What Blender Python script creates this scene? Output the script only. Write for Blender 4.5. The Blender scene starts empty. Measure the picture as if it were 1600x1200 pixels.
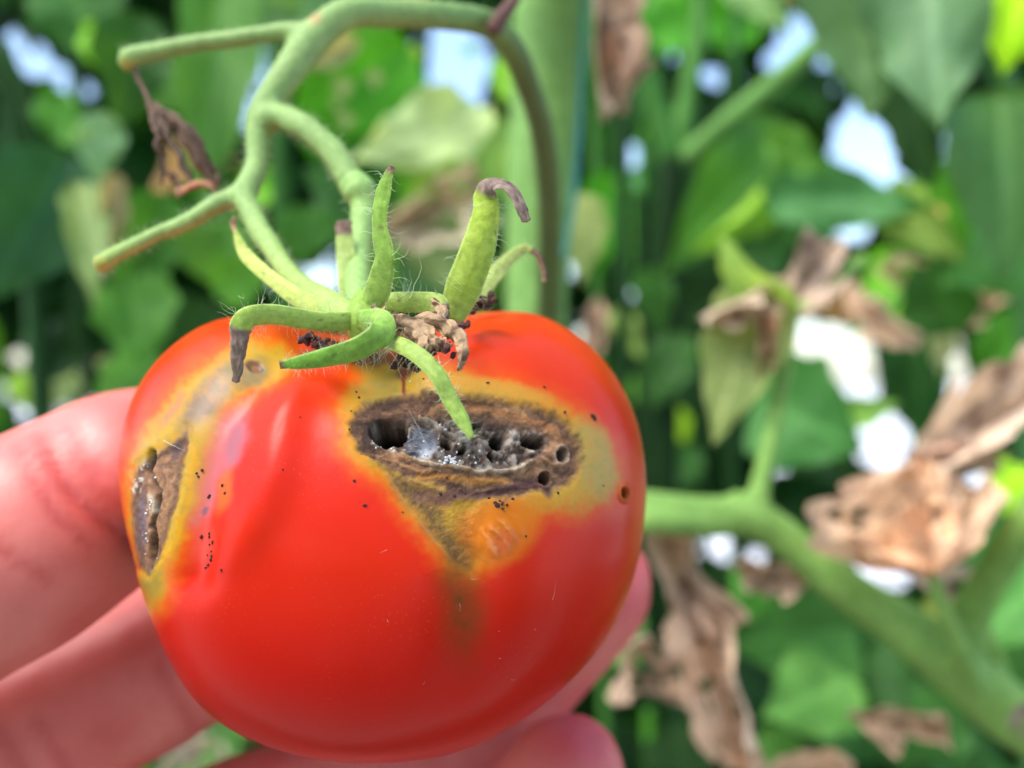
import bpy, math, random
import numpy as np
from mathutils import Vector, Matrix, Quaternion

random.seed(7)
RNG = np.random.default_rng(11)
SC = bpy.context.scene
COL = SC.collection
R = math.radians

# ------------------------------------------------------------------ camera, sky, sun, exposure
HF = R(56.0)
CZ = 1.20                                   # camera height in metres
cam_d = bpy.data.cameras.new('camera'); cam = bpy.data.objects.new('camera', cam_d); COL.objects.link(cam)
cam.location = (0, 0, CZ); cam.rotation_euler = (R(90), 0, 0)
cam_d.sensor_width = 36; cam_d.angle = HF
cam_d.clip_start = 0.005; cam_d.clip_end = 2000
cam_d.dof.use_dof = True; cam_d.dof.focus_distance = 0.0728
cam_d.dof.aperture_fstop = 16.5
cam_d.dof.aperture_blades = 0
SC.camera = cam

SUN_EL, SUN_AZ = R(58), R(-128)             # azimuth from +Y, clockwise: up left, behind the viewer
W = bpy.data.worlds.new('World'); SC.world = W; W.use_nodes = True
wn = W.node_tree.nodes; wl = W.node_tree.links
sky = wn.new('ShaderNodeTexSky'); sky.sky_type = 'NISHITA'; sky.sun_disc = False
sky.sun_elevation = SUN_EL; sky.sun_rotation = SUN_AZ
sky.dust_density = 1.5; sky.air_density = 1.0; sky.ozone_density = 1.0
bg = wn['Background']; bg.inputs['Strength'].default_value = 0.15
wl.new(sky.outputs[0], bg.inputs['Color'])
sd = bpy.data.lights.new('sun', 'SUN'); sun = bpy.data.objects.new('sun', sd); COL.objects.link(sun)
sd.energy = 1.5; sd.angle = R(35); sd.color = (1.0, 0.95, 0.88)
sdir = Vector((math.sin(SUN_AZ) * math.cos(SUN_EL), math.cos(SUN_AZ) * math.cos(SUN_EL), math.sin(SUN_EL)))
sun.rotation_euler = sdir.to_track_quat('Z', 'Y').to_euler(); sun.location = (0, 0, 5)
SC.view_settings.view_transform = 'Standard'; SC.view_settings.look = 'None'
SC.view_settings.exposure = 1.5; SC.view_settings.gamma = 1
SC.cycles.use_denoising = True
SC.cycles.max_bounces = 8; SC.cycles.transparent_max_bounces = 8
SC.cycles.sample_clamp_indirect = 8

# ------------------------------------------------------------------ helpers
TH = math.tan(HF / 2)
def Wd(d): return 2 * d * TH
def P(px, py, d):                            # a point seen at pixel (px, py) of the 1600 x 1200 photo, d cm away, in cm
    w = Wd(d) / 1600.0
    return np.array([(px - 800) * w, d, (600 - py) * w])
def proj(v):                                 # back to pixels
    k = 1600.0 / (2 * TH * v[:, 1])
    return v[:, 0] * k + 800, 600 - v[:, 2] * k
def world(v): return Vector((v[0] * .01, v[1] * .01, v[2] * .01 + CZ))
def lin(r, g, b):
    c = np.array([r, g, b]) / 255.0
    return np.where(c <= .04045, c / 12.92, ((c + .055) / 1.055) ** 2.4)

def hash3(ix, iy, iz, seed):
    h = (ix * 374761393 + iy * 668265263 + iz * 2147483647 + seed * 974711) & 0xFFFFFFFF
    h = ((h ^ (h >> 13)) * 1274126177) & 0xFFFFFFFF
    h = ((h ^ (h >> 16)) * 2246822519) & 0xFFFFFFFF
    return ((h ^ (h >> 15)) & 0xFFFFFF) / float(0xFFFFFF)
def vnoise(p, seed=0):
    p = np.asarray(p, float); i = np.floor(p).astype(np.int64); f = p - i; f = f * f * (3 - 2 * f)
    r = 0
    for a in (0, 1):
        for b in (0, 1):
            for c in (0, 1):
                w = (f[:, 0] if a else 1 - f[:, 0]) * (f[:, 1] if b else 1 - f[:, 1]) * (f[:, 2] if c else 1 - f[:, 2])
                r = r + w * hash3(i[:, 0] + a, i[:, 1] + b, i[:, 2] + c, seed)
    return r
def fbm(p, oct=4, seed=0):
    s = 0; a = .5; t = 0
    for k in range(oct):
        s = s + a * vnoise(np.asarray(p) * 2 ** k, seed + k * 17); t += a; a *= .5
    return s / t
def sst(a, b, x):
    t = np.clip((x - a) / (b - a), 0, 1); return t * t * (3 - 2 * t)
def sdpoly(x, y, poly):                      # signed distance in px, negative inside
    poly = np.asarray(poly, float); n = len(poly)
    d = np.full(x.shape, 1e18); s = np.ones(x.shape)
    for i in range(n):
        a = poly[i]; b = poly[i - 1]
        ex, ey = b - a; wx = x - a[0]; wy = y - a[1]
        t = np.clip((wx * ex + wy * ey) / (ex * ex + ey * ey), 0, 1)
        dx = wx - ex * t; dy = wy - ey * t
        d = np.minimum(d, dx * dx + dy * dy)
        c1 = y >= a[1]; c2 = y < b[1]; c3 = ex * wy > ey * wx
        s = np.where((c1 & c2 & c3) | (~c1 & ~c2 & ~c3), -s, s)
    return s * np.sqrt(d)
def sdline(x, y, pts):
    d = np.full(x.shape, 1e18)
    for (ax, ay), (bx, by) in zip(pts[:-1], pts[1:]):
        ex, ey = bx - ax, by - ay
        t = np.clip(((x - ax) * ex + (y - ay) * ey) / (ex * ex + ey * ey), 0, 1)
        d = np.minimum(d, (x - ax - ex * t) ** 2 + (y - ay - ey * t) ** 2)
    return np.sqrt(d)
def ell(x, y, cx, cy, rx, ry, rot=0):        # normalised radius
    c, s = math.cos(R(rot)), math.sin(R(rot)); u = (x - cx) * c + (y - cy) * s; v = -(x - cx) * s + (y - cy) * c
    return np.sqrt((u / rx) ** 2 + (v / ry) ** 2)
def catmull(pts, n):
    pts = np.asarray(pts, float); m = len(pts)
    ext = np.vstack([2 * pts[0] - pts[1], pts, 2 * pts[-1] - pts[-2]])
    u = np.linspace(0, m - 1, n); k = np.minimum(u.astype(int), m - 2); t = (u - k)[:, None]
    p0, p1, p2, p3 = ext[k], ext[k + 1], ext[k + 2], ext[k + 3]
    return .5 * (2 * p1 + (p2 - p0) * t + (2 * p0 - 5 * p1 + 4 * p2 - p3) * t ** 2 + (3 * p1 - p0 - 3 * p2 + p3) * t ** 3)
def nrm(v): return v / np.maximum(np.linalg.norm(v, axis=-1, keepdims=True), 1e-9)

ORG = {}                                     # world origin of each object that parents others
def link(o, parent=None):
    COL.objects.link(o)
    if parent is not None: o.parent = parent
    return o
def thing(name, label, cat, loc, group=None):
    o = bpy.data.objects.new(name, None); o.empty_display_size = .01; link(o)
    o.location = world(loc); ORG[o.name] = o.location.copy(); tag(o, label, cat, group); return o
def tag(o, label=None, cat=None, group=None, kind=None):
    if label: o['label'] = label
    if cat: o['category'] = cat
    if group: o['group'] = group
    if kind: o['kind'] = kind
    return o
def mesh_from(name, verts_m, faces, col=None, extra=None, smooth=True):
    me = bpy.data.meshes.new(name); v = np.asarray(verts_m, np.float32)
    if isinstance(faces, np.ndarray):
        nf, k = faces.shape
        me.vertices.add(len(v)); me.vertices.foreach_set('co', v.ravel())
        me.loops.add(nf * k); me.loops.foreach_set('vertex_index', faces.astype(np.int32).ravel())
        me.polygons.add(nf); me.polygons.foreach_set('loop_start', np.arange(0, nf * k, k, dtype=np.int32))
        me.update(calc_edges=True)
    else:
        me.from_pydata(v.tolist(), [], faces); me.update()
    if smooth: me.polygons.foreach_set('use_smooth', np.ones(len(me.polygons), bool))
    if col is not None:
        a = me.attributes.new('Col', 'FLOAT_COLOR', 'POINT')
        c = np.ones((len(v), 4), np.float32); c[:, :3] = col; a.data.foreach_set('color', c.ravel())
    for k, d in (extra or {}).items():
        a = me.attributes.new(k, 'FLOAT', 'POINT'); a.data.foreach_set('value', np.asarray(d, np.float32))
    return me
def part(name, vcm, faces, mat, parent=None, col=None, extra=None, smooth=True, color=None):
    """one mesh object; vcm in cm seen from the camera; placed relative to its parent"""
    org = ORG[parent.name] if parent is not None else world(np.mean(vcm, axis=0))
    v = np.asarray(vcm) * .01 + np.array([0, 0, CZ]) - np.array(org)
    me = mesh_from(name, v, faces, col, extra, smooth); me.materials.append(mat)
    o = bpy.data.objects.new(name, me); link(o, parent)
    if parent is None: o.location = org
    ORG[o.name] = org if parent is not None else o.location.copy()
    if color is not None: o.color = (*color, 1)
    return o

def sweep(pts, widths, thick=1.0, n=40, m=12, roll=0.0, fold=0.0, endcap=.6, wob=0.0, seed=0, cup=0.0, dome=False, groove=0):
    """pts (px,py,d), widths in px at that depth -> verts (cm), quads, t, s.  thick = thickness/width (number or list)"""
    C = catmull([P(*p) for p in pts], n)
    wc = np.array([w * Wd(p[2]) / 1600.0 for w, p in zip(widths, pts)])
    wv = np.interp(np.linspace(0, len(pts) - 1, n), np.arange(len(pts)), wc)
    th = np.interp(np.linspace(0, 1, n), np.linspace(0, 1, np.size(thick)), np.atleast_1d(thick)) if np.size(thick) > 1 else np.full(n, thick)
    rl = np.interp(np.linspace(0, 1, n), np.linspace(0, 1, np.size(roll)), np.atleast_1d(roll)) if np.size(roll) > 1 else np.full(n, roll)
    T = nrm(np.gradient(C, axis=0)); V = nrm(C)
    S = np.cross(T, V); 
    for i in range(1, n):
        if np.dot(S[i], S[i - 1]) < 0: S[i] *= -1
    k = 5; Sp = np.pad(S, ((k, k), (0, 0)), mode='edge'); S = sum(Sp[i:i + n] for i in range(2 * k + 1))
    S = nrm(S - T * np.sum(S * T, 1, keepdims=True)); N = np.cross(S, T)
    cr, sr = np.cos(np.radians(rl))[:, None], np.sin(np.radians(rl))[:, None]
    S, N = S * cr + N * sr, N * cr - S * sr
    if wob:
        q = np.linspace(0, 1, n)[:, None] * 6
        C = C + S * ((fbm(np.hstack([q, q * 0, q * 0 + seed]), 3, seed) - .5) * wob)[:, None]
        wv = wv * (1 + min(.5, wob * 3) * (fbm(np.hstack([q * 1.7, q * 0 + 3, q * 0 + seed]), 3, seed + 5) - .5))
    if dome:
        dl = np.r_[np.cumsum(np.linalg.norm(np.diff(C, axis=0), axis=1)[::-1])[::-1], 0]; rr_ = wv[-1] * .62; wv = wv * np.sqrt(np.clip(1 - np.clip(1 - dl / rr_, 0, 1) ** 2, .012, 1))
    a = np.linspace(0, 2 * np.pi, m, endpoint=False); ca, sa = np.cos(a), np.sin(a)
    u = wv[:, None] * .5 * ca; h = wv[:, None] * .5 * th[:, None] * sa + fold * np.abs(u) + cup * wv[:, None] * (ca ** 2 - .5)
    if groove: h = h - groove * wv[:, None] * np.exp(-(ca / .16) ** 2) * (sa > 0) + groove * wv[:, None] * np.exp(-(ca / .16) ** 2) * (sa < 0) * 0
    V3 = C[:, None, :] + S[:, None, :] * u[..., None] + N[:, None, :] * h[..., None]
    verts = V3.reshape(-1, 3)
    i = np.arange(n - 1)[:, None] * m; j = np.arange(m)[None, :]; j2 = (j + 1) % m
    quads = np.stack([i + j, i + j2, i + m + j2, i + m + j], -1).reshape(-1, 4)
    r0 = wv[0] * .5 * th[0]; r1 = wv[-1] * .5 * th[-1]
    c0 = C[0] - T[0] * r0 * endcap; c1 = C[-1] + T[-1] * r1 * endcap
    nv = len(verts); verts = np.vstack([verts, c0, c1])
    f = quads.tolist() + [[nv, (q + 1) % m, q] for q in range(m)] + [[nv + 1, (n - 1) * m + q, (n - 1) * m + (q + 1) % m] for q in range(m)]
    t = np.concatenate([np.repeat(np.linspace(0, 1, n), m), [0, 1]]); s = np.concatenate([np.tile(ca, n), [0, 0]])
    nn = np.concatenate([np.tile(sa, n), [0, 0]])
    return verts, f, t, s, nn, (C, S, N, T, wv)
def join(parts):
    vs, fs, cs, k = [], [], [], 0
    for v, f, c in parts:
        vs.append(v); fs += [[a + k for a in q] for q in f]; k += len(v); cs.append(c if c is not None else np.zeros((len(v), 3)))
    return np.vstack(vs), fs, np.vstack(cs)

# ------------------------------------------------------------------ materials
def mat(name):
    m = bpy.data.materials.new(name); m.use_nodes = True; n = m.node_tree.nodes; l = m.node_tree.links
    return m, n, l, n['Principled BSDF'], n['Material Output']
def noise(n, l, scale, detail=4, rough=.55, coord='Object', vec=None):
    t = n.new('ShaderNodeTexNoise'); t.inputs['Scale'].default_value = scale; t.inputs['Detail'].default_value = detail
    t.inputs['Roughness'].default_value = rough
    if vec is None:
        tc = n.new('ShaderNodeTexCoord'); vec = tc.outputs[coord]
    l.new(vec, t.inputs['Vector']); return t.outputs['Fac']
def ramp(n, l, fac, stops):
    r = n.new('ShaderNodeValToRGB'); e = r.color_ramp.elements
    while len(e) < len(stops): e.new(.5)
    for x, (p, c) in zip(e, stops): x.position = p; x.color = (*c, 1) if len(c) == 3 else c
    l.new(fac, r.inputs['Fac']); return r.outputs['Color']
def mul(n, l, a, b, fac=1.0, mode='MULTIPLY'):
    x = n.new('ShaderNodeMix'); x.data_type = 'RGBA'; x.blend_type = mode; x.inputs[0].default_value = fac
    for s, v in ((6, a), (7, b)):
        if hasattr(v, 'is_output'): l.new(v, x.inputs[s])
        else: x.inputs[s].default_value = (*v, 1)
    return x.outputs[2]
def bump(n, l, b, h, strength, dist):
    k = n.new('ShaderNodeBump'); k.inputs['Strength'].default_value = strength; k.inputs['Distance'].default_value = dist
    l.new(h, k.inputs['Height']); l.new(k.outputs[0], b.inputs['Normal'])
def attr(n, name, out='Color'):
    a = n.new('ShaderNodeAttribute'); a.attribute_name = name; return a.outputs[out]

def make_leaf_mat(name, dried):
    m, n, l, b, out = mat(name)
    oi = n.new('ShaderNodeObjectInfo'); c = oi.outputs['Color']
    tc = n.new('ShaderNodeTexCoord')
    vm = n.new('ShaderNodeVectorMath'); vm.operation = 'ADD'
    l.new(tc.outputs['Object'], vm.inputs[0]); l.new(oi.outputs['Location'], vm.inputs[1]); v = vm.outputs[0]
    if dried:
        f = noise(n, l, 3.2, 7, .68, vec=v)
        c = mul(n, l, c, ramp(n, l, f, [(.32, (.36, .28, .24)), (.44, (1.0, .94, .84)), (.56, (1.5, 1.44, 1.28)), (.72, (1.2, .98, .72))])); c = mul(n, l, c, ramp(n, l, attr(n, 'vein', 'Fac'), [(0, (1, 1, 1)), (1, (.62, .5, .42))]))
    else:
        f = noise(n, l, 3.0, 4, .6, vec=v)
        c = mul(n, l, c, ramp(n, l, f, [(.3, (.72, .78, .72)), (.7, (1.25, 1.18, 1.15))]))
        vein = attr(n, 'vein', 'Fac')
        mx = n.new('ShaderNodeMix'); mx.data_type = 'RGBA'; l.new(vein, mx.inputs[0]); l.new(c, mx.inputs[6])
        l.new(mul(n, l, c, (1.7, 1.5, 1.8)), mx.inputs[7]); c = mx.outputs[2]
    l.new(c, b.inputs['Base Color']); b.inputs['Roughness'].default_value = .75 if dried else .48
    b.inputs['Specular IOR Level'].default_value = .12 if dried else .3
    fb = noise(n, l, 9, 5, .6, vec=v); bump(n, l, b, fb, .5, .004 if dried else .002)
    tr = n.new('ShaderNodeBsdfTranslucent'); l.new(mul(n, l, c, (1.3, 1.15, .55) if not dried else (1.1, 1.0, .9)), tr.inputs['Color'])
    ms = n.new('ShaderNodeMixShader'); ms.inputs[0].default_value = .22 if dried else .38
    l.new(b.outputs[0], ms.inputs[1]); l.new(tr.outputs[0], ms.inputs[2]); l.new(ms.outputs[0], out.inputs['Surface'])
    return m
M_LEAF = make_leaf_mat('leaf', False); M_DRY = make_leaf_mat('dried leaf', True)

def make_stem_mat():
    m, n, l, b, out = mat('green stem'); oi = n.new('ShaderNodeObjectInfo')
    f = noise(n, l, 90, 4, .6)
    c = mul(n, l, oi.outputs['Color'], ramp(n, l, f, [(.3, (.8, .8, .75)), (.7, (1.15, 1.12, 1.1))]))
    f2 = noise(n, l, 700, 3); c = mul(n, l, c, ramp(n, l, f2, [(.35, (.8, .85, .8)), (.65, (1.12, 1.1, 1.1))]))
    l.new(c, b.inputs['Base Color']); b.inputs['Roughness'].default_value = .6; b.inputs['Specular IOR Level'].default_value = .15
    b.inputs['Subsurface Weight'].default_value = .12; b.inputs['Subsurface Radius'].default_value = (.5, 1, .3); b.inputs['Subsurface Scale'].default_value = .002
    bump(n, l, b, f2, .35, .0004); return m
M_STEM = make_stem_mat()

def make_col_mat(name, rough=.5, sss=0, fine=900, fb=.35, spec=.4):
    m, n, l, b, out = mat(name); c = attr(n, 'Col')
    f = noise(n, l, fine, 4, .65)
    c = mul(n, l, c, ramp(n, l, f, [(.3, (.78, .78, .76)), (.7, (1.16, 1.15, 1.13))]))
    l.new(c, b.inputs['Base Color']); b.inputs['Roughness'].default_value = rough; b.inputs['Specular IOR Level'].default_value = spec
    if sss:
        b.inputs['Subsurface Weight'].default_value = sss; b.inputs['Subsurface Radius'].default_value = (.6, 1, .25); b.inputs['Subsurface Scale'].default_value = .0015
    bump(n, l, b, f, fb, .0003); return m
M_SEPAL = make_col_mat('sepal', .55, .05, 1700, .3, .25)
M_DEBRIS = make_col_mat('dried debris', .85, 0, 1500, .6, .2)

def make_tomato_mat():
    m, n, l, b, out = mat('tomato skin'); c = attr(n, 'Col'); les = attr(n, 'rot', 'Fac')
    tc = n.new('ShaderNodeTexCoord')
    # pale pores in the skin
    vo = n.new('ShaderNodeTexVoronoi'); vo.inputs['Scale'].default_value = 2300; l.new(tc.outputs['Object'], vo.inputs['Vector'])
    sp = ramp(n, l, vo.outputs['Distance'], [(.02, (1, 1, 1)), (.24, (0, 0, 0))])
    nz = noise(n, l, 160, 3); gate = ramp(n, l, nz, [(.40, (0, 0, 0)), (.70, (1, 1, 1))])
    spm = mul(n, l, sp, gate)
    mx = n.new('ShaderNodeMix'); mx.data_type = 'RGBA'; mx.blend_type = 'MIX'
    fm = n.new('ShaderNodeMath'); fm.operation = 'MULTIPLY'; fm.inputs[1].default_value = .11
    l.new(spm, fm.inputs[0]); l.new(fm.outputs[0], mx.inputs[0]); l.new(c, mx.inputs[6]); mx.inputs[7].default_value = (.85, .42, .16, 1)
    # grain of the rotten skin
    g = noise(n, l, 900, 6, .7); gr = ramp(n, l, g, [(.3, (.6, .58, .56)), (.5, (1, .98, .97)), (.72, (1.5, 1.47, 1.43))])
    mr = n.new('ShaderNodeMix'); mr.data_type = 'RGBA'; mr.blend_type = 'MULTIPLY'; l.new(les, mr.inputs[0]); l.new(mx.outputs[2], mr.inputs[6]); l.new(gr, mr.inputs[7])
    soft = noise(n, l, 45, 4); c2 = mul(n, l, mr.outputs[2], ramp(n, l, soft, [(.3, (.93, .85, .85)), (.7, (1.05, 1.12, 1.1))]))
    l.new(c2, b.inputs['Base Color'])
    rr = n.new('ShaderNodeMapRange'); rr.inputs['To Min'].default_value = .29; rr.inputs['To Max'].default_value = .8; l.new(les, rr.inputs[0])
    l.new(rr.outputs[0], b.inputs['Roughness']); b.inputs['Specular IOR Level'].default_value = .19
    b.inputs['Subsurface Weight'].default_value = .08; b.inputs['Subsurface Radius'].default_value = (1, .25, .1); b.inputs['Subsurface Scale'].default_value = .002
    hm = n.new('ShaderNodeMath'); hm.operation = 'MULTIPLY'; l.new(g, hm.inputs[0]); l.new(les, hm.inputs[1])
    ha = n.new('ShaderNodeMath'); ha.operation = 'MULTIPLY_ADD'; f3 = noise(n, l, 1400, 2); l.new(f3, ha.inputs[0]); ha.inputs[1].default_value = .03; l.new(hm.outputs[0], ha.inputs[2])
    bump(n, l, b, ha.outputs[0], .8, .0006)
    return m
M_TOM = make_tomato_mat()

def make_skin_mat():
    m, n, l, b, out = mat('skin'); c = attr(n, 'Col')
    f = noise(n, l, 120, 5, .6); c = mul(n, l, c, ramp(n, l, f, [(.3, (.9, .78, .76)), (.7, (1.08, 1.16, 1.16))]))
    f2 = noise(n, l, 700, 3)
    l.new(c, b.inputs['Base Color']); b.inputs['Roughness'].default_value = .45; b.inputs['Specular IOR Level'].default_value = .4
    b.inputs['Subsurface Weight'].default_value = .35; b.inputs['Subsurface Radius'].default_value = (1, .3, .2); b.inputs['Subsurface Scale'].default_value = .005
    wv = n.new('ShaderNodeTexWave'); wv.inputs['Scale'].default_value = 420; wv.inputs['Distortion'].default_value = 9; wv.inputs['Detail'].default_value = 2
    tc = n.new('ShaderNodeTexCoord'); l.new(tc.outputs['Object'], wv.inputs['Vector'])
    a = n.new('ShaderNodeMath'); a.operation = 'ADD'; l.new(noise(n, l, 380, 5, .7), a.inputs[0]); l.new(f2, a.inputs[1])
    bump(n, l, b, a.outputs[0], .16, .0004); return m
M_SKIN = make_skin_mat()
def simple(name, col, rough=.6, nsc=300, lo=.8, hi=1.2, spec=.4, trans=0):
    m, n, l, b, out = mat(name); f = noise(n, l, nsc, 4)
    c = mul(n, l, tuple(col), ramp(n, l, f, [(.3, (lo,) * 3), (.7, (hi,) * 3)])); l.new(c, b.inputs['Base Color'])
    b.inputs['Roughness'].default_value = rough; b.inputs['Specular IOR Level'].default_value = spec
    if trans: b.inputs['Alpha'].default_value = 1 - trans
    return m
M_HAIR = simple('plant hair', (.62, .72, .42), .4, 300, .9, 1.1, trans=.25)
M_GRAIN = simple('dark frass', (.03, .017, .014), .7, 2000, .6, 1.6)
M_WHITE = simple('white crumbs', (.75, .75, .72), .7, 2000, .8, 1.1)
M_WEB = simple('pale web', (.6, .62, .64), .5, 800, .9, 1.1, trans=.45)
M_TWINE = simple('teal twine', (.03, .22, .21), .6, 900, .7, 1.2)
M_PATH = simple('pale ground', (.78, .78, .77), .8, 3, .85, 1.1)
M_SOIL = simple('dark soil', (.06, .042, .03), .9, 12, .6, 1.4)

# ------------------------------------------------------------------ ground
def sheet(name, x0, x1, y0, y1, z, m):
    me = mesh_from(name, np.array([(x0, y0, z), (x1, y0, z), (x1, y1, z), (x0, y1, z)]), [[0, 1, 2, 3]], smooth=False); me.materials.append(m)
    o = bpy.data.objects.new(name, me); link(o); tag(o, kind='structure'); return o
sheet('ground', -600, 600, -600, 900, 0.0, M_PATH)
sheet('soil_bed', -6, 6, .32, 2.6, 0.004, M_SOIL)
sheet('bounce_ground', -6, 6, -1.3, .315, 0.004, simple('added bounce ground', (.42, .39, .35), .9, 9, .75, 1.25))  # unseen near ground, added to set reflections and bounce on the fruit

# ------------------------------------------------------------------ tomato
TC = P(595, 845, 9.30)
OUT = [(182,760),(186,700),(198,650),(215,605),(240,570),(275,535),(320,508),(365,494),(420,494),(470,508),(520,524),(600,532),(680,512),(735,495),
       (790,490),(840,497),(890,518),(930,550),(965,598),(990,650),(1004,700),(1009,755),(1003,810),(998,860),(985,920),(960,975),(920,1030),(870,1080),
       (810,1125),(740,1163),(660,1188),(570,1196),(490,1188),(410,1164),(350,1130),(300,1080),(262,1020),(232,960),(205,890),(190,830)]
OUT = np.array(OUT, float); DEPTH_R = 2.25
cx0, cy0 = 595.0, 845.0
oa = np.arctan2(cy0 - OUT[:, 1], OUT[:, 0] - cx0); orr = np.hypot(OUT[:, 0] - cx0, OUT[:, 1] - cy0)
o_ = np.argsort(oa); oa, orr = oa[o_], orr[o_]
AG = np.linspace(-np.pi, np.pi, 361); RT = np.interp(AG, np.r_[oa - 2*np.pi, oa, oa + 2*np.pi], np.r_[orr, orr, orr])
k = np.exp(-np.linspace(-2, 2, 13) ** 2); k /= k.sum(); RT = np.convolve(np.r_[RT[-7:-1], RT, RT[1:7]], k, 'valid')
NR, NS = 360, 960
tt = np.r_[np.linspace(0, R(100), NR - 40), np.linspace(R(100), R(180), 41)[1:]]
aa = np.linspace(-np.pi, np.pi, NS, endpoint=False)
Tm, Am = np.meshgrid(tt, aa, indexing='ij')
RCM = RT * Wd(9.3) / 1600
def tom_surface(RC, Tm, Am):
    ra = np.interp(Am, AG, RC); re = np.sqrt(1 / ((np.cos(Am) / RC.max()) ** 2 + (np.sin(Am) / (RC.max() * .88)) ** 2))
    q = sst(.15, 1.0, np.sin(Tm)); rad = (re * (1 - q) + ra * q) * np.sin(Tm) ** .94
    return np.stack([TC[0] + rad * np.cos(Am), TC[1] - DEPTH_R * np.cos(Tm), TC[2] + rad * np.sin(Am)], -1)
for it in range(6):
    T2, A2 = np.meshgrid(np.linspace(R(40), R(100), 90), AG, indexing='ij')
    v = tom_surface(RCM, T2, A2).reshape(-1, 3); x, y = proj(v)
    a = np.arctan2(cy0 - y, x - cx0); r = np.hypot(x - cx0, y - cy0)
    b = np.clip(((a + np.pi) / (2 * np.pi) * 360).round().astype(int), 0, 360); mxr = np.zeros(361); np.maximum.at(mxr, b, r)
    mxr = np.maximum(mxr, 1); mxr[0] = mxr[360] = max(mxr[0], mxr[360])
    ratio = np.where(mxr > 50, RT / mxr, 1); ratio = np.convolve(np.r_[ratio[-13:-1], ratio, ratio[1:13]], np.ones(25) / 25, 'valid'); RCM = RCM * ratio; RCM[0] = RCM[360] = .5 * (RCM[0] + RCM[360])
TV = tom_surface(RCM, Tm, Am)
def grid_normals(V):
    dt = np.gradient(V, axis=0); Vp = np.concatenate([V[:, -1:], V, V[:, :1]], 1); da = (Vp[:, 2:] - Vp[:, :-2]) / 2
    return nrm(np.cross(da, dt))
TN = grid_normals(TV); TN[0] = (0, -1, 0)
if np.sum(TN[NR // 3] * (TV[NR // 3] - TC)) < 0: TN = -TN
TN[0] = (0, -1, 0); TN[-1] = (0, 1, 0)
flat = TV.reshape(-1, 3); X, Y = proj(flat)
front = (Tm.ravel() < R(97)).astype(float)
N3 = np.stack([X, Y, X * 0], -1)
# wobble the drawing coordinates so no border is a clean curve
wx = (fbm(N3 / 30, 4, 3) - .5) * 15; wy = (fbm(N3 / 30, 4, 9) - .5) * 15
Xw, Yw = X + wx, Y + wy
H = np.zeros(len(X)); ROT = np.zeros(len(X))
def mixc(C, c, a): return C + (np.asarray(c) - C) * np.clip(a * front, 0, 1)[:, None]
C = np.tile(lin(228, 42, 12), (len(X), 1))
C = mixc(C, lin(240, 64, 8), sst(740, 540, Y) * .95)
C = mixc(C, lin(212, 24, 7), sst(850, 1050, Y) * .8)  # deeper red low on the fruit, partly its shading put into the colour
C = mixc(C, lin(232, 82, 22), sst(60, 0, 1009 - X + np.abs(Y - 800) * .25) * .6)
# ---- halo of the large wound
HALO = [(548,600),(575,568),(640,556),(700,575),(780,602),(850,622),(905,648),(950,700),(966,745),(950,785),(900,803),(850,800),(805,818),(790,850),
        (750,890),(735,905),(712,900),(690,872),(640,806),(600,758),(560,735),(530,695),(530,640)]
hs = sdpoly(Xw, Yw, HALO)
hsm = hs + (fbm(N3 / 10, 3, 93) - .5) * 14
C = mixc(C, lin(234, 92, 14), sst(34, -2, hsm) * .85)
C = mixc(C, lin(222, 140, 28), sst(12, -16, hsm) * .9)
C = mixc(C, lin(212, 170, 54), sst(2, -34, hsm) * .9)
C = mixc(C, lin(190, 164, 78), (1 - sst(.5, 1.05, ell(Xw, Yw, 925, 715, 42, 75, -15))) * .85)
C = mixc(C, lin(160, 150, 70), (1 - sst(.5, 1.1, ell(Xw, Yw, 590, 600, 50, 30, -25))) * .6)
C = mixc(C, lin(214, 165, 60), (1 - sst(.4, 1.1, ell(Xw, Yw, 780, 612, 110, 18, 12))) * .7)
mot = fbm(N3 / 8, 4, 91); hz = sst(10, -16, hs)
C = mixc(C, lin(224, 120, 26), hz * sst(.52, .72, mot) * .22); C = mixc(C, lin(150, 132, 62), hz * sst(.46, .3, mot) * .22)
# orange torn skin below
C = mixc(C, lin(236, 128, 26), (1 - sst(.5, 1.1, ell(Xw, Yw, 776, 828, 78, 62, -35))) * .95)
C = mixc(C, lin(228, 108, 52), (1 - sst(.3, 1.0, ell(Xw, Yw, 785, 850, 40, 24, -35))) * .8)
wr = np.sin((X * .62 + Y * .78 + wx * 2.2) / (3.6 + .006 * (X - 740))) * (.2 + 1.3 * fbm(N3 / 16, 3, 97)) ; wm = 1 - sst(.4, 1.0, ell(X, Y, 775, 842, 52, 34, -38))
H += wm * (wr * .009 + .01); C = mixc(C, lin(246, 170, 110), wm * sst(.5, 1, wr) * .5)
# ---- brown triangle and the green streak under it
TRI = [(596,730),(690,758),(765,772),(745,820),(737,888),(718,884),(690,856),(650,800)]
ts = sdpoly(Xw, Yw, TRI); fn = fbm(N3 / 9, 4, 21)
dle = sdline(X, Y, [(600,735),(640,792),(680,846),(716,884),(728,900)]); lef = .22 + .78 * np.exp(-(dle / 30) ** 2) + .35 * sst(800, 760, Y)
C = mixc(C, lin(132, 102, 54), np.clip(sst(15, -14, ts + (fbm(N3 / 12, 3, 29) - .5) * 18) * (.6 + .6 * fn) * lef, 0, 1))
C = mixc(C, lin(96, 74, 56), sst(4, -14, sdpoly(Xw, Yw, [(610,735),(690,760),(700,800),(690,845),(655,798)])) * (.3 + .8 * fn) * .8)
C = mixc(C, lin(112, 92, 60), (1 - sst(.1, 1.1, ell(Xw, Yw, 708, 852, 16, 46, -28))) * .75)
stk = (1 - sst(.0, 1.0, ell(Xw, Yw, 722, 935, 58, 165, -4))) * (.7 + .6 * fbm(N3 / 14, 3, 23))
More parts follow.
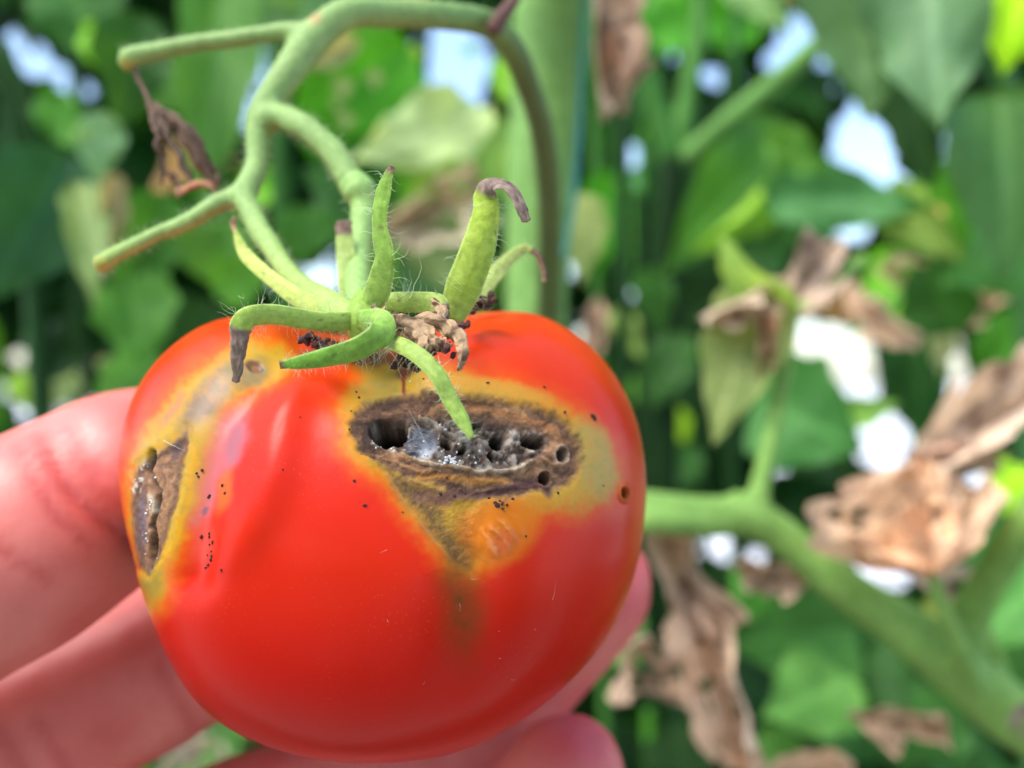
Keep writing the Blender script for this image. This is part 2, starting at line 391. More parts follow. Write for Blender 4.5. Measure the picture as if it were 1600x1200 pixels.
C = mixc(C, lin(112, 66, 18), stk * .85)
fq = fbm(N3 / 5, 4, 99); C = mixc(C, lin(70, 52, 38), sst(2, -10, ts) * sst(.5, .36, fq) * .4 * lef); C = mixc(C, lin(176, 132, 62), sst(2, -12, ts) * sst(.54, .7, fq) * .22); H += sst(4, -8, ts) * (fq - .5) * .008
ROT = np.maximum(ROT, sst(6, -10, ts) * .5); ROT = np.maximum(ROT, stk * .12)
ln = sdline(Xw * .3 + X * .7, Yw * .3 + Y * .7, [(604,740),(640,792),(680,846),(716,884),(732,890)])
C = mixc(C, lin(190, 140, 84), sst(3.2, .6, ln) * .45 * sst(900, 850, Y)); H += sst(8, 0, ln) * .008 * sst(895, 840, Y)
H -= sst(22, -30, ts) * .05
# ---- the wound itself
MAIN = [(551,655),(566,628),(610,612),(660,610),(720,617),(790,629),(850,644),(890,668),(907,700),(905,735),(888,760),(850,770),(790,779),(720,768),(660,748),
        (600,724),(566,706),(550,682)]
ms_ = sdpoly(Xw, Yw, MAIN)
lay = .74 * fbm(np.stack([(X + wx) / 45, (Y - X * .12 + wy * 2.2) / 7.5, X * 0], -1), 4, 31) + .26 * fbm(N3 / 8, 4, 33)       # fibres along the wound
ms_ = ms_ + (fbm(flat / .05, 4, 35) - .5) * 13; mm = sst(9, -7, ms_); ROT = np.maximum(ROT, mm)
C = mixc(C, lin(134, 102, 76), mm)
C = mixc(C, lin(186, 142, 94), mm * sst(.5, .68, lay) * .8)
C = mixc(C, lin(84, 62, 54), mm * sst(.49, .33, lay) * .75)
C = mixc(C, lin(88, 66, 60), sst(9, 1, np.abs(ms_ + 3)) * (.25 + .5 * fn) * sst(760, 620, X))
H -= mm * .045; H += mm * ((lay - .5) * .05 + (fbm(N3 / 6, 3, 57) - .5) * .014)
# warm band and purple streak along the lower lip
C = mixc(C, lin(196, 136, 66), sst(9, 0, sdline(Xw, Yw, [(655,740),(720,750),(790,748)])) * .8)
C = mixc(C, lin(96, 64, 66), sst(12, 2, sdline(Xw, Yw, [(690,772),(760,770),(820,755),(848,758),(856,772)])) * .85)
C = mixc(C, lin(122, 84, 78), sst(14, 2, sdline(Xw, Yw, [(655,772),(700,780)])) * .6)
C = mixc(C, lin(170, 118, 72), sst(10, 1, sdline(Xw, Yw, [(690,628),(770,640),(850,662),(885,690)])) * .65)
# charred left end
ch = 1 - sst(.45, 1.05, ell(Xw, Yw, 588, 672, 40, 44, 20)); C = mixc(C, lin(52, 43, 42), ch * .92)
CAV = [(574,650),(600,640),(640,640),(690,648),(740,655),(790,664),(840,670),(864,690),(852,712),(815,730),(760,734),(700,724),(650,706),(610,700),(580,688)]
cs_ = sdpoly(X + wx * .8, Y + wy * .8, CAV); cm = sst(2.5, -7, cs_)
rough = fbm(N3 / 13, 5, 41); blob = fbm(N3 / 30, 3, 45)
fine = fbm(N3 / 5.5, 4, 51); crust = vnoise(N3 / 7.5, 55)
C = mixc(C, lin(150, 130, 110), cm); C = mixc(C, lin(208, 196, 178), cm * sst(.5, .68, rough) * .9); C = mixc(C, lin(96, 78, 66), cm * sst(.5, .34, rough) * .8)
C = mixc(C, lin(60, 48, 44), cm * sst(.46, .34, blob) * .45); C = mixc(C, lin(70, 54, 46), cm * sst(.42, .3, fine) * .8); C = mixc(C, lin(214, 200, 180), cm * sst(.62, .74, fine) * .6)
H -= cm * (.02 + (.55 - blob) * .05); H += cm * ((rough - .5) * .06 + (fine - .5) * .035 + (crust - .5) * .03)
# pale torn rim along the bottom lip and under the top lip
rim = sst(5, 0, sdline(Xw, Yw, [(640,706),(690,724),(740,733),(790,734),(835,722)]))
C = mixc(C, lin(216, 200, 170), rim * sst(.35, .6, rough + .1) * .9); H += rim * .035
rim2 = sst(5, 0, sdline(Xw, Yw, [(655,640),(680,655),(700,672),(720,680)])); C = mixc(C, lin(205, 190, 165), rim2 * .8); H += rim2 * .03
# web chamber
wb = 1 - sst(.6, 1.05, ell(X + wx * .4, Y + wy * .4, 657, 680, 32, 30, 35)); C = mixc(C, lin(112, 118, 128), wb * .9)
wb2 = 1 - sst(.2, 1.0, ell(Xw, Yw, 668, 692, 22, 22, 40)); C = mixc(C, lin(214, 222, 232), wb2 * .9); H -= wb * .05
ROT = ROT * (1 - .5 * wb)
def pit(cx, cy, rx, ry, rot, depth, col, ringc=None, ra=.7):
    global C, H
    e = ell(X + wx * .25, Y + wy * .25, cx, cy, rx, ry, rot)
    if ringc is not None: C = mixc(C, ringc, (sst(1.9, 1.2, e)) * ra); H += sst(1.8, 1.15, e) * sst(.7, 1.1, e) * .02
    k = sst(1.12, .72, e); H -= k * depth; C = mixc(C, col, k * .96)
pit(606, 664, 30, 24, -10, .30, lin(14, 11, 11))
pit(880, 710, 9, 11, 0, .28, lin(28, 18, 15), lin(170, 150, 128))
pit(781, 686, 13, 13, 20, .26, lin(38, 28, 24)); pit(836, 688, 19, 11, 10, .24, lin(44, 30, 27)); pit(852, 748, 9, 11, -20, .24, lin(24, 18, 17), lin(120, 96, 82), .5)
pit(771, 710, 6, 8, 0, .2, lin(26, 20, 18)); pit(744, 664, 11, 8, 0, .14, lin(60, 50, 46)); pit(700, 690, 10, 7, 30, .15, lin(52, 42, 38))
pit(972, 770, 6, 9, -10, .15, lin(26, 16, 12), lin(190, 120, 40), .5); pit(724, 700, 7, 6, 0, .12, lin(60, 48, 42))
# ---- upper left patch, left wound
HL = [(352,545),(395,525),(450,530),(470,552),(440,580),(385,602),(345,640),(322,700),(296,800),(268,880),(252,945),(228,968),(205,900),(190,820),(192,750),(212,690),(250,632),(300,582)]
hl = sdpoly(Xw, Yw, HL)
hlm = hl + (fbm(N3 / 10, 3, 94) - .5) * 12
C = mixc(C, lin(230, 96, 14), sst(30, -2, hlm) * .9); C = mixc(C, lin(216, 140, 26), sst(8, -10, hlm) * .9); C = mixc(C, lin(198, 160, 44), sst(-2, -20, hlm) * .9)
C = mixc(C, lin(142, 118, 92), np.clip((1 - sst(.3, 1.15, ell(Xw, Yw, 322, 618, 27, 88, 38))) * (.55 + .9 * fbm(N3 / 9, 4, 77)), 0, 1))
C = mixc(C, lin(138, 130, 92), (1 - sst(.4, 1.1, ell(Xw, Yw, 385, 575, 48, 22, -20))) * .85)
C = mixc(C, lin(190, 126, 88), (1 - sst(.3, 1.0, ell(Xw, Yw, 268, 640, 12, 50, 32))) * .8)
C = mixc(C, lin(150, 140, 60), (1 - sst(.3, 1.1, ell(Xw, Yw, 232, 910, 26, 44, -8))) * .6)
e = ell(Xw, Yw, 396, 563, 18, 8, 0); C = mixc(C, lin(92, 84, 82), sst(1.15, .8, e)); C = mixc(C, lin(150, 104, 66), sst(.75, .4, e)); H -= sst(1.1, .5, e) * .03
ML = [(290,668),(268,690),(232,712),(208,735),(198,790),(200,850),(206,885),(226,898),(244,872),(258,825),(274,765),(288,700)]
fl2 = fbm(flat / .045, 4, 61); ml = sdpoly(X + wx * .45, Y + wy * .45, ML) + (fl2 - .5) * 5; mk = sst(4, -5, ml); ROT = np.maximum(ROT, mk * .7)
C = mixc(C, lin(160, 120, 84), mk); C = mixc(C, lin(112, 84, 66), mk * sst(.5, .36, fl2) * .7)
C = mixc(C, lin(112, 100, 110), mk * (1 - sst(.3, 1.1, ell(X, Y, 210, 820, 13, 70, 4))) * .8)
C = mixc(C, lin(80, 64, 68), mk * (1 - sst(.3, 1.1, ell(X, Y, 272, 700, 11, 32, 24))) * .85)
C = mixc(C, lin(96, 70, 58), sst(9, 0, np.abs(ml + 4)) * (.35 + .6 * fl2))
smd = sdline(X + wx * .7, Y + wy * .7, [(236,704),(226,735),(240,768),(236,800),(226,826),(232,850),(226,886)])
C = mixc(C, lin(196, 176, 146), sst(13, 6, smd) * sst(.5, .66, fl2) * .35); sm = sst(6, 2, smd); C = mixc(C, lin(34, 27, 25), sm * sst(.3, .5, fl2) * .95)
C = mixc(C, lin(228, 222, 210), sst(10, 3, sdline(X + wx * .5, Y, [(216,738),(207,752),(205,764)])) * sst(.48, .6, fl2) * .8)
C = mixc(C, lin(222, 212, 186), sst(8, 2, sdline(X + wx * .5, Y, [(226,776),(229,800)])) * sst(.42, .6, fl2) * .7)
pl = 1 - sst(.4, 1.1, ell(X + wx * .3, Y, 228, 858, 9, 36, 4)); C = mixc(C, lin(15, 12, 11), pl * .95); H -= pl * .13; H -= sm * .05; H -= sst(14, -14, ml) * .045; H += mk * (fl2 - .5) * .018
C = mixc(C, lin(222, 165, 28), sst(7, 1, sdline(Xw, Yw, [(300,700),(285,790),(258,870)])) * .8)
hz2 = sst(8, -14, hl) * (1 - mk); C = mixc(C, lin(226, 140, 30), hz2 * sst(.52, .72, mot) * .2); C = mixc(C, lin(140, 118, 72), hz2 * sst(.47, .3, mot) * .22)
# lilac bruise, orange patch
LIL = [(340,648),(372,636),(380,680),(356,720),(330,745),(316,800),(296,820),(304,760),(322,700)]
C = mixc(C, lin(190, 122, 130), sst(22, -12, sdpoly(Xw, Yw, LIL)) * .6)
C = mixc(C, lin(150, 110, 120), (1 - sst(.4, 1.0, ell(Xw, Yw, 362, 690, 24, 52, 16))) * .5)
C = mixc(C, lin(226, 112, 32), (1 - sst(.4, 1.1, ell(Xw, Yw, 346, 765, 22, 46, 12))) * .7)
C = mixc(C, lin(128, 92, 110), (1 - sst(.4, 1.0, ell(Xw, Yw, 309, 797, 8, 11, 12))) * .8)
C = mixc(C, lin(226, 98, 84), (1 - sst(.2, 1.0, ell(Xw, Yw, 310, 850, 28, 60, 8))) * .45)
# under the calyx
C = mixc(C, lin(196, 160, 48), (1 - sst(.4, 1.1, ell(Xw, Yw, 610, 572, 70, 22, 8))) * .8)
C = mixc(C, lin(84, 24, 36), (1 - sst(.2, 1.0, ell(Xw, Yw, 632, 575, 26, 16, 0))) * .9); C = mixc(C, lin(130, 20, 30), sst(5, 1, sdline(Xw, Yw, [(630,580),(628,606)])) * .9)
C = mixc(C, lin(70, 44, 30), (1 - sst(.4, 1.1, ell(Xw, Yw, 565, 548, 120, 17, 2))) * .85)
# dents and lobes of the fruit
g1 = sdline(X, Y, [(470,545),(400,600),(352,660),(322,740),(306,830),(300,900)]); H -= np.exp(-(g1 / 34) ** 2) * .085 * front
g2 = sdline(X, Y, [(470,570),(446,650),(430,740),(400,820),(370,890)]); H += np.exp(-(g2 / 33) ** 2) * .052 * front * sst(930, 800, Y)
g3 = sdline(X, Y, [(596,560),(640,760),(715,880),(722,1060)]); H -= np.exp(-(g3 / 50) ** 2) * .06 * front
g4 = sdline(X, Y, [(690,540),(800,560)]); H += np.exp(-(g4 / 60) ** 2) * .03
lob = (fbm(flat / 1.4, 2, 71) - .5); H += lob * .10
H *= front
edge = sst(R(97), R(86), Tm.ravel()); H = H * (.35 + .65 * edge)
TVd = flat + TN.reshape(-1, 3) * H[:, None]
TVd = TVd.reshape(NR, NS, 3); TVd[0] = TVd[0].mean(0); TVd[-1] = TVd[-1].mean(0)
i = np.arange(NR - 1)[:, None] * NS; j = np.arange(NS)[None]; j2 = (j + 1) % NS
tq = np.stack([i + j, i + NS + j, i + NS + j2, i + j2], -1).reshape(-1, 4)
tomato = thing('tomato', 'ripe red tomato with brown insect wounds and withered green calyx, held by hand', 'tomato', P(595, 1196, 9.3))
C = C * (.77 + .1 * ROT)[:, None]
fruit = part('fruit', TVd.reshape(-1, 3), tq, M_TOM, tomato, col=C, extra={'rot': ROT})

def tom_at(px, py):                          # a point on the fruit under a pixel (and its normal)
    k = np.argmin((X - px) ** 2 + (Y - py) ** 2 + (Tm.ravel() > R(92)) * 1e6); return TVd.reshape(-1, 3)[k], TN.reshape(-1, 3)[k]
ICO_V = None
def grain(p, r, seed):
    t = (1 + 5 ** .5) / 2
    v = np.array([(-1,t,0),(1,t,0),(-1,-t,0),(1,-t,0),(0,-1,t),(0,1,t),(0,-1,-t),(0,1,-t),(t,0,-1),(t,0,1),(-t,0,-1),(-t,0,1)]) / 1.9
    f = [(0,11,5),(0,5,1),(0,1,7),(0,7,10),(0,10,11),(1,5,9),(5,11,4),(11,10,2),(10,7,6),(7,1,8),(3,9,4),(3,4,2),(3,2,6),(3,6,8),(3,8,9),(4,9,5),(2,4,11),(6,2,10),(8,6,7),(9,8,1)]
    rg = np.random.default_rng(seed); v = v * rg.uniform(.6, 1.3, (12, 1)) * rg.uniform(.7, 1.2, (1, 3))
    return p + v * r, [list(q) for q in f], None
SPK = [(317,775,4),(309,732,4),(300,737,3),(303,742,3),(343,757,3),(349,769,3),(318,840,3),(303,840,5),(318,835,3),(325,847,3),(320,852,2),(325,862,3),(324,870,4),(322,876,4),(318,884,3),(311,889,3),(345,891,3),
       (316,868,2),(925,656,6),(921,652,4),(848,608,4),(776,790,5),(783,788,5),(790,789,4),(772,786,3),(785,795,4),(779,783,3),(765,778,3),(818,838,2),(571,788,4),(553,752,3),(630,800,2),(445,735,2),(470,655,2),
       (880,645,3),(760,600,3),(700,745,3),(556,610,3),(560,618,3),(548,640,2),(1000,700,2),(712,772,3),(940,760,2),(730,770,3),(800,780,3),(690,770,3),(545,670,2),(870,770,3),(660,590,3),(985,640,3)]
gp = []
for k, (x, y, r) in enumerate(SPK):
    p, nn = tom_at(x, y); gp.append(grain(p + nn * .004, r * .0040, k))
for k in range(26):
    x, y = RNG.normal(735, 95), RNG.normal(695, 26)
    if sdpoly(np.array([x]), np.array([y]), MAIN)[0] < -8:
        p, nn = tom_at(x, y); gp.append(grain(p + nn * .004, RNG.uniform(.003, .009), k + 100))
gv, gf, _ = join(gp); tag(part('frass_grains', gv, gf, M_GRAIN, tomato, smooth=False), kind='stuff')
wp = []
for k in range(34):
    x, y = RNG.normal(704, 8), RNG.normal(716, 4); p, nn = tom_at(x, y); wp.append(grain(p + nn * RNG.uniform(.0, .03), RNG.uniform(.008, .018), k + 900))
for (x, y) in [(686,680),(692,702),(745,712),(735,708),(752,700),(688,662),(697,668),(592,688),(578,672),(210,742),(206,750),(214,738),(229,785),(226,795),(720,702),(640,590)] + [(RNG.normal(725, 60), RNG.normal(690, 18)) for _ in range(14)] + [(RNG.normal(222, 8), RNG.uniform(720, 890)) for _ in range(22)]:
    p, nn = tom_at(x, y); wp.append(grain(p + nn * .004, RNG.uniform(.005, .013), int(x * 7)))
gv, gf, _ = join(wp); tag(part('white_crumbs', gv, gf, M_WHITE, tomato, smooth=False), kind='stuff')
# loose pale hairs lying on the skin, threads of web in the wound
def thread(a, b, sag, r, n=7, m=4, seed=0):
    rg = np.random.default_rng(seed); t = np.linspace(0, 1, n)[:, None]; Cc = a + (b - a) * t + np.outer(np.sin(np.pi * t[:, 0]), sag) + rg.normal(0, .08, (n, 3)) * np.linalg.norm(b - a) * t * (1 - t)
    T = nrm(np.gradient(Cc, axis=0)); U = nrm(np.cross(T, [.3, .5, .8])); Vv = np.cross(T, U); an = np.arange(m) * 2 * np.pi / m
    rr = r * (1 - .8 * t); v = (Cc[:, None] + U[:, None] * (np.cos(an) * rr)[..., None] + Vv[:, None] * (np.sin(an) * rr)[..., None]).reshape(-1, 3)
    f = [[a_ * m + q, a_ * m + (q + 1) % m, (a_ + 1) * m + (q + 1) % m, (a_ + 1) * m + q] for a_ in range(n - 1) for q in range(m)]
    return v, f, None
tp = []
for k in range(26):
    x, y = RNG.uniform(380, 960), RNG.uniform(850, 1160)
    if sdpoly(np.array([x]), np.array([y]), OUT)[0] > -40 or (k < 25 and x < 600): continue
    p, nn = tom_at(x, y); p2, n2 = tom_at(x + RNG.normal(0, 9), y + RNG.normal(0, 12)); tp.append(thread(p + nn * .003, p2 + n2 * .012, nn * .012, .0010, seed=k))
for k in range(26):
    p, nn = tom_at(RNG.normal(640, 8), RNG.normal(668, 14)); p2, n2 = tom_at(RNG.normal(682, 8), RNG.normal(692, 18)); tp.append(thread(p + nn * .02, p2 + n2 * .02, nn * -.02, .0016, seed=k + 300))
p, nn = tom_at(258, 690); p2, n2 = tom_at(288, 703); tp.append(thread(p + nn * .02, p2 + n2 * .02, nn * .03, .004, seed=5))
gv, gf, _ = join(tp); tag(part('loose_threads', gv, gf, M_WEB, tomato), kind='stuff')

# ------------------------------------------------------------------ calyx
G1, G2, G3, BR, BRD, TAN = lin(150, 184, 80), lin(124, 172, 62), lin(172, 200, 110), lin(120, 98, 80), lin(74, 52, 42), lin(170, 138, 104)
HAIRS = []
def hairs(fr, n, lmin, lmax, seed, side=None, t0=.05, t1=.95, r=.0022):
    C_, S_, N_, T_, w_ = fr; rg = np.random.default_rng(seed); m = len(C_)
    for k in range(n):
        i_ = min(int(rg.uniform(t0, t1) * (m - 1)), m - 1); s_ = rg.choice([-1, 1]) if side is None else side
        a = rg.normal(0, .5); d = nrm(S_[i_] * s_ * math.cos(a) + N_[i_] * math.sin(a) + T_[i_] * rg.normal(0, .35)); b = C_[i_] + S_[i_] * s_ * w_[i_] * .48
        L_ = rg.uniform(lmin, lmax); HAIRS.append(thread(b, b + d * L_, T_[i_] * rg.normal(0, .25) * L_, r, n=4, m=3, seed=seed * 100 + k))
def fuzz(fr, n, seed, t1=1, L0=.012, L1=.03, r=.0011):
    C_, S_, N_, T_, w_ = fr; rg = np.random.default_rng(seed); m = len(C_)
    for k in range(n):
        i_ = min(int(rg.uniform(.02, min(t1, 1)) * m), m - 1); a = rg.uniform(0, 2 * math.pi); q = S_[i_] * math.cos(a) * w_[i_] * .49; d = nrm(S_[i_] * math.cos(a) * .6 + N_[i_] * math.sin(a) + rg.normal(0, .3, 3))
        b = C_[i_] + q + N_[i_] * math.sin(a) * w_[i_] * .09; HAIRS.append(thread(b, b + d * rg.uniform(L0, L1), d * 0, r, n=3, m=3, seed=k))
def sepal(pts, widths, tip=.9, thick=.12, roll=0, base=G1, fold=.13, hn=40, seed=0, hl=(.03, .11), n=46, drycol=BR, wob=.0, cup=0, name='sepal', label=None):
    v, f, t, s, nn, fr = sweep(pts, widths, thick, n=n, m=22, roll=roll, fold=fold, wob=wob, seed=seed, cup=cup, groove=-.035)
    q = fbm(v * 9, 3, seed); c = base + (G3 - base) * (np.clip(1 - t * 1.3, 0, 1) * .5 * q * 1.6)[:, None]
    c = c * (.82 + .36 * fbm(v * 26, 3, seed + 3))[:, None]; c = c * (1 - .14 * np.exp(-(s / .12) ** 2))[:, None]
    fl = fbm(np.stack([t * 22, s * 6 + nn, t * 0 + seed], -1), 4, seed + 7); k = sst(tip - .025, tip + .025, t + (q - .5) * .08)
    dry = drycol * (.15 + 1.75 * fl)[:, None]; c = c + (dry - c) * k[:, None]
    vn = fbm(np.stack([t * 2.5, s * 7 + nn * .3, t * 0 + seed], -1), 3, seed + 17); c = c * (.66 + .4 * vn)[:, None] * np.array([1.08, .98, .95]); c = c + (G3 * 1.15 - c) * (sst(.86, 1, np.abs(s)) * (1 - k) * .5)[:, None]
    c = c + (BRD - c) * (sst(.76, .82, fbm(v * 55, 2, seed + 11)) * .6)[:, None]
    v = v + (q - .5)[:, None] * fr[2].mean(0) * .03
    crk = (fbm(np.stack([t * 14, s * 4 + nn, t * 0 + seed], -1), 3, seed + 13) - .5) * k * .05; v = v + nrm(v - np.vstack([np.repeat(fr[0], 22, 0), fr[0][:1], fr[0][-1:]])) * crk[:, None]
    o = part(name, v, f, M_SEPAL, tomato, col=c)
    if label: o['label'] = label
    if hn: hairs(fr, hn, hl[0], hl[1], seed + 1, t1=tip); fuzz(fr, hn * 5, seed + 2, t1=tip)
    return o
# upright one
sepal([(566,492,7.75),(588,455,7.6),(600,405,7.5),(592,350,7.5),(598,300,7.5),(611,260,7.5)], [34,46,36,26,27,9], tip=.95, roll=25, seed=1, base=G2, hl=(.05, .2))
# tall right one with a curled dry tip
sepal([(704,500,7.75),(724,450,7.7),(748,385,7.65),(760,330,7.65),(758,308,7.65),(768,288,7.6),(792,289,7.55),(812,316,7.5),(823,345,7.5)], [40,58,54,42,38,26,24,19,11],
      tip=.52, roll=[0,0,0,0,20,60,30,10], seed=2, base=lin(158, 192, 52), hl=(.04, .13), n=64, thick=[.25,.22,.2,.15,.14,.12], drycol=lin(136,120,108))
sepal([(744,470,8.5),(780,420,8.7),(815,390,8.8),(832,393,8.8),(846,412,8.8),(851,440,8.8)], [26,25,15,9,10,4], tip=.57, seed=3, base=G3, hn=14)
sepal([(578,468,7.9),(625,472,7.75),(680,474,7.6),(690,488,7.55),(694,508,7.55)], [22,32,34,22,10], tip=.6, seed=4, base=G1, hn=30, hl=(.05,.2), drycol=lin(116,94,78))
# big folded one towards the viewer
sepal([(560,500,7.55),(592,502,7.2),(594,522,7.0),(560,545,6.95),(505,560,6.95),(465,567,6.95),(437,571,6.95)], [30,44,46,40,31,21,9], tip=.96, roll=[0,10,30,20,10,0], seed=5, base=lin(112,168,56), hn=80, hl=(.03,.08), n=60, thick=.24, fold=.1)
sepal([(572,500,7.75),(500,502,7.45),(430,492,7.2),(388,496,7.1),(374,516,7.1),(374,550,7.1),(369,596,7.1)], [30,30,33,34,34,24,8], tip=.64, roll=[0,0,15,10,0,0], seed=6, base=lin(160,196,84), hn=50, hl=(.04,.16), n=60, thick=.3, drycol=lin(122,106,94), fold=.1)
sepal([(540,502,7.9),(480,474,8.0),(430,440,8.2),(384,398,8.5),(368,362,8.6),(363,338,8.6)], [36,32,24,22,8,5], tip=.8, seed=7, base=lin(176,200,96), hn=16, drycol=TAN)
sepal([(590,526,7.3),(640,546,7.0),(680,580,6.85),(703,622,6.8),(722,655,6.75),(737,684,6.7)], [26,28,28,27,24,8], tip=1.1, roll=15, seed=8, base=lin(136,172,74), hn=44, hl=(.03,.09), thick=.3)
sepal([(548,490,8.6),(544,440,8.7),(540,390,8.8),(537,345,8.85)], [30,32,30,24], tip=.84, seed=9, base=lin(168,200,110), hn=8, drycol=lin(134,112,98))
# hairs hanging under the folded one
for k in range(36):
    x = RNG.uniform(545, 680); y = 545 + (x > 600) * (x - 600) * .35 + RNG.uniform(-6, 4)
    a = P(x, y, 7.0); HAIRS.append(thread(a, a + np.array([RNG.normal(-.03, .04), RNG.uniform(0, .05), -RNG.uniform(.08, .19)]), np.array([RNG.normal(0, .03), 0, 0]), .0024, n=5, m=3, seed=k + 4000))
for (x0, y0, x1, y1) in [(388,498,340,470),(380,495,372,462),(372,462,378,458),(720,455,690,430),(722,448,700,425),(630,462,640,420),(640,466,655,390),(626,464,622,432),(618,405,640,380),(612,400,626,350),(742,320,728,296)]:
    a = P(x0, y0, 7.4); b = P(x1, y1, 7.35); HAIRS.append(thread(a, b, np.array([.03, 0, -.03]), .0026, n=7, m=3, seed=x0))
# hub of the calyx and papery remains of the flower
v, f, t, s, nn, fr = sweep([(575,470,8.0),(568,500,7.75),(572,535,7.75)], [46,60,40], 1.0, n=16, m=16); part('calyx_hub', v, f, M_SEPAL, tomato, col=np.tile(lin(140,172,70), (len(v), 1)) * (.75 + .3 * fbm(v * 14, 3, 2))[:, None])
PET = [([(598,494,7.35),(630,506,7.2),(660,522,7.15),(690,540,7.1)], [16,34,36,14], 1), ([(610,500,7.3),(640,520,7.15),(662,545,7.1),(676,556,7.1)], [14,30,28,12], 2),
       ([(640,505,7.3),(675,505,7.2),(708,520,7.1),(722,550,7.05),(716,578,7.05)], [18,26,32,26,9], 3), ([(676,468,7.4),(690,490,7.3),(694,512,7.25),(702,530,7.2)], [12,18,20,12], 4),
       ([(650,530,7.2),(680,535,7.1),(700,548,7.1)], [22,30,14], 5), ([(600,492,7.5),(585,484,7.5),(600,500,7.4)], [8,12,10], 6)]
for pts, ws, sd_ in PET:
    v, f, t, s, nn, fr = sweep(pts, ws, .07, n=60, m=20, roll=[random.uniform(-70, 70) for _ in range(4)], wob=.06, seed=sd_ + 40, cup=.3)
    q = fbm(v * 12, 4, sd_); wk = fbm(np.stack([t * 3, s * 5, t * 0 + sd_], -1), 4, sd_ + 3); v = v + ((wk - .5) * .09)[:, None] * np.repeat(fr[2], 20, 0).mean(0) + (q - .5)[:, None] * .07; st = fbm(np.stack([t * 3, s * 6, t * 0 + sd_], -1), 3, sd_)
    c = lin(180, 150, 116) * (.4 + 1.1 * st)[:, None]; c = c + (lin(84, 58, 50) - c) * (sst(.46, .3, q) * .8)[:, None]
    part('dried_petal', v, f, M_DEBRIS, tomato, col=c)
dp = []
for (x, y, d, r, nq) in [(755,474,8.1,20,26),(735,484,8.0,12,10),(727,508,7.6,7,6),(480,530,7.6,12,14),(505,540,7.5,14,16),(500,535,7.6,10,8),(560,548,7.5,20,14),(630,562,7.2,16,16),(650,570,7.2,12,10),(690,545,7.2,16,14)]:
    for q in range(nq):
        p = P(x + RNG.normal(0, r * .55), y + RNG.normal(0, r * .35), d + RNG.normal(0, .06)); dp.append(grain(p, RNG.uniform(.012, .045), int(x + q * 13)))
gv, gf, _ = join(dp); tag(part('flower_remains', gv, gf, simple('dark remains', lin(72, 44, 40), .9, 1200, .4, 1.9), tomato, smooth=False), kind='stuff')

# ------------------------------------------------------------------ truss
GS = lin(136, 172, 100)
truss = thing('fruit_truss', 'hairy pale green truss stalk arching above the tomato with cut stubs and dead flower', 'truss', P(560, 20, 10.5))
def remesh_join(name, parts, mat_, parent, voxel, smooth_it, colfn=None, color=None, disp=None):
    v, f, _ = join(parts); org = ORG[parent.name] if parent is not None else world(v.mean(0))
    vm_ = v * .01 + np.array([0, 0, CZ]) - np.array(org)
    me = bpy.data.meshes.new(name + '_raw'); me.from_pydata(vm_.tolist(), [], f); me.update()
    o = bpy.data.objects.new(name + '_raw', me); COL.objects.link(o)
    r = o.modifiers.new('r', 'REMESH'); r.mode = 'VOXEL'; r.voxel_size = voxel * .01
    s_ = o.modifiers.new('s', 'SMOOTH'); s_.iterations = smooth_it; s_.factor = .5
    dg = bpy.context.evaluated_depsgraph_get(); m2 = bpy.data.meshes.new_from_object(o.evaluated_get(dg)); m2.name = name
    bpy.data.objects.remove(o); bpy.data.meshes.remove(me)
    n_ = len(m2.vertices); co = np.zeros(n_ * 3, np.float32); m2.vertices.foreach_get('co', co); co = co.reshape(-1, 3).astype(float)
    nv = np.zeros(n_ * 3, np.float32); m2.vertices.foreach_get('normal', nv); nv = nv.reshape(-1, 3)
    cm_ = (co + np.array(org) - np.array([0, 0, CZ])) * 100
    if disp is not None: co = co + nv * disp(cm_, nv)[:, None] * .01; m2.vertices.foreach_set('co', co.astype(np.float32).ravel())
    m2.update(); m2.polygons.foreach_set('use_smooth', np.ones(len(m2.polygons), bool))
    if colfn is not None:
        a = m2.attributes.new('Col', 'FLOAT_COLOR', 'POINT'); c = np.ones((n_, 4), np.float32); c[:, :3] = colfn(cm_, nv); a.data.foreach_set('color', c.ravel())
    m2.materials.clear(); m2.materials.append(mat_)
    oo = bpy.data.objects.new(name, m2); link(oo, parent)
    if parent is None: oo.location = org
    ORG[oo.name] = org
    if color is not None: oo.color = (*color, 1)
    return oo
TR = [([(842,640,19.9),(856,500,18.0),(859,340,15.2),(848,210,13.6),(825,130,12.8),(795,65,12.0),(755,35,11.5),(680,25,11.0),(600,22,10.7),(540,22,10.4),(485,62,10.2),(445,120,10.0),(415,165,9.9),(402,205,9.8),(400,255,9.7),(382,300,9.5)], [40,40,40,38,38,40,44,46,48,52,54,50,46,40,36,42]),
      ([(485,55,10.2),(430,52,10.2),(350,60,10.2),(270,74,10.2),(215,88,10.2),(192,96,10.2)], [40,30,27,29,33,34]),
      ([(410,185,9.8),(435,182,9.8),(478,200,9.6),(520,240,9.5),(548,285,9.4)], [44,40,40,42,44]),
      ([(375,302,9.5),(330,325,9.4),(270,355,9.3),(210,385,9.2),(165,408,9.2),(152,412,9.2)], [36,30,26,25,29,32]),
      ([(375,300,9.5),(400,350,9.2),(435,405,8.8),(475,452,8.4),(530,490,7.95),(566,505,7.8)], [40,34,34,40,54,46])]
tparts = []; frs = []
for pts, ws in TR:
    v, f, t, s, nn, fr = sweep(pts, ws, 1.0, n=70, m=14, wob=.05, seed=len(frs)); tparts.append((v, f, None)); frs.append(fr)
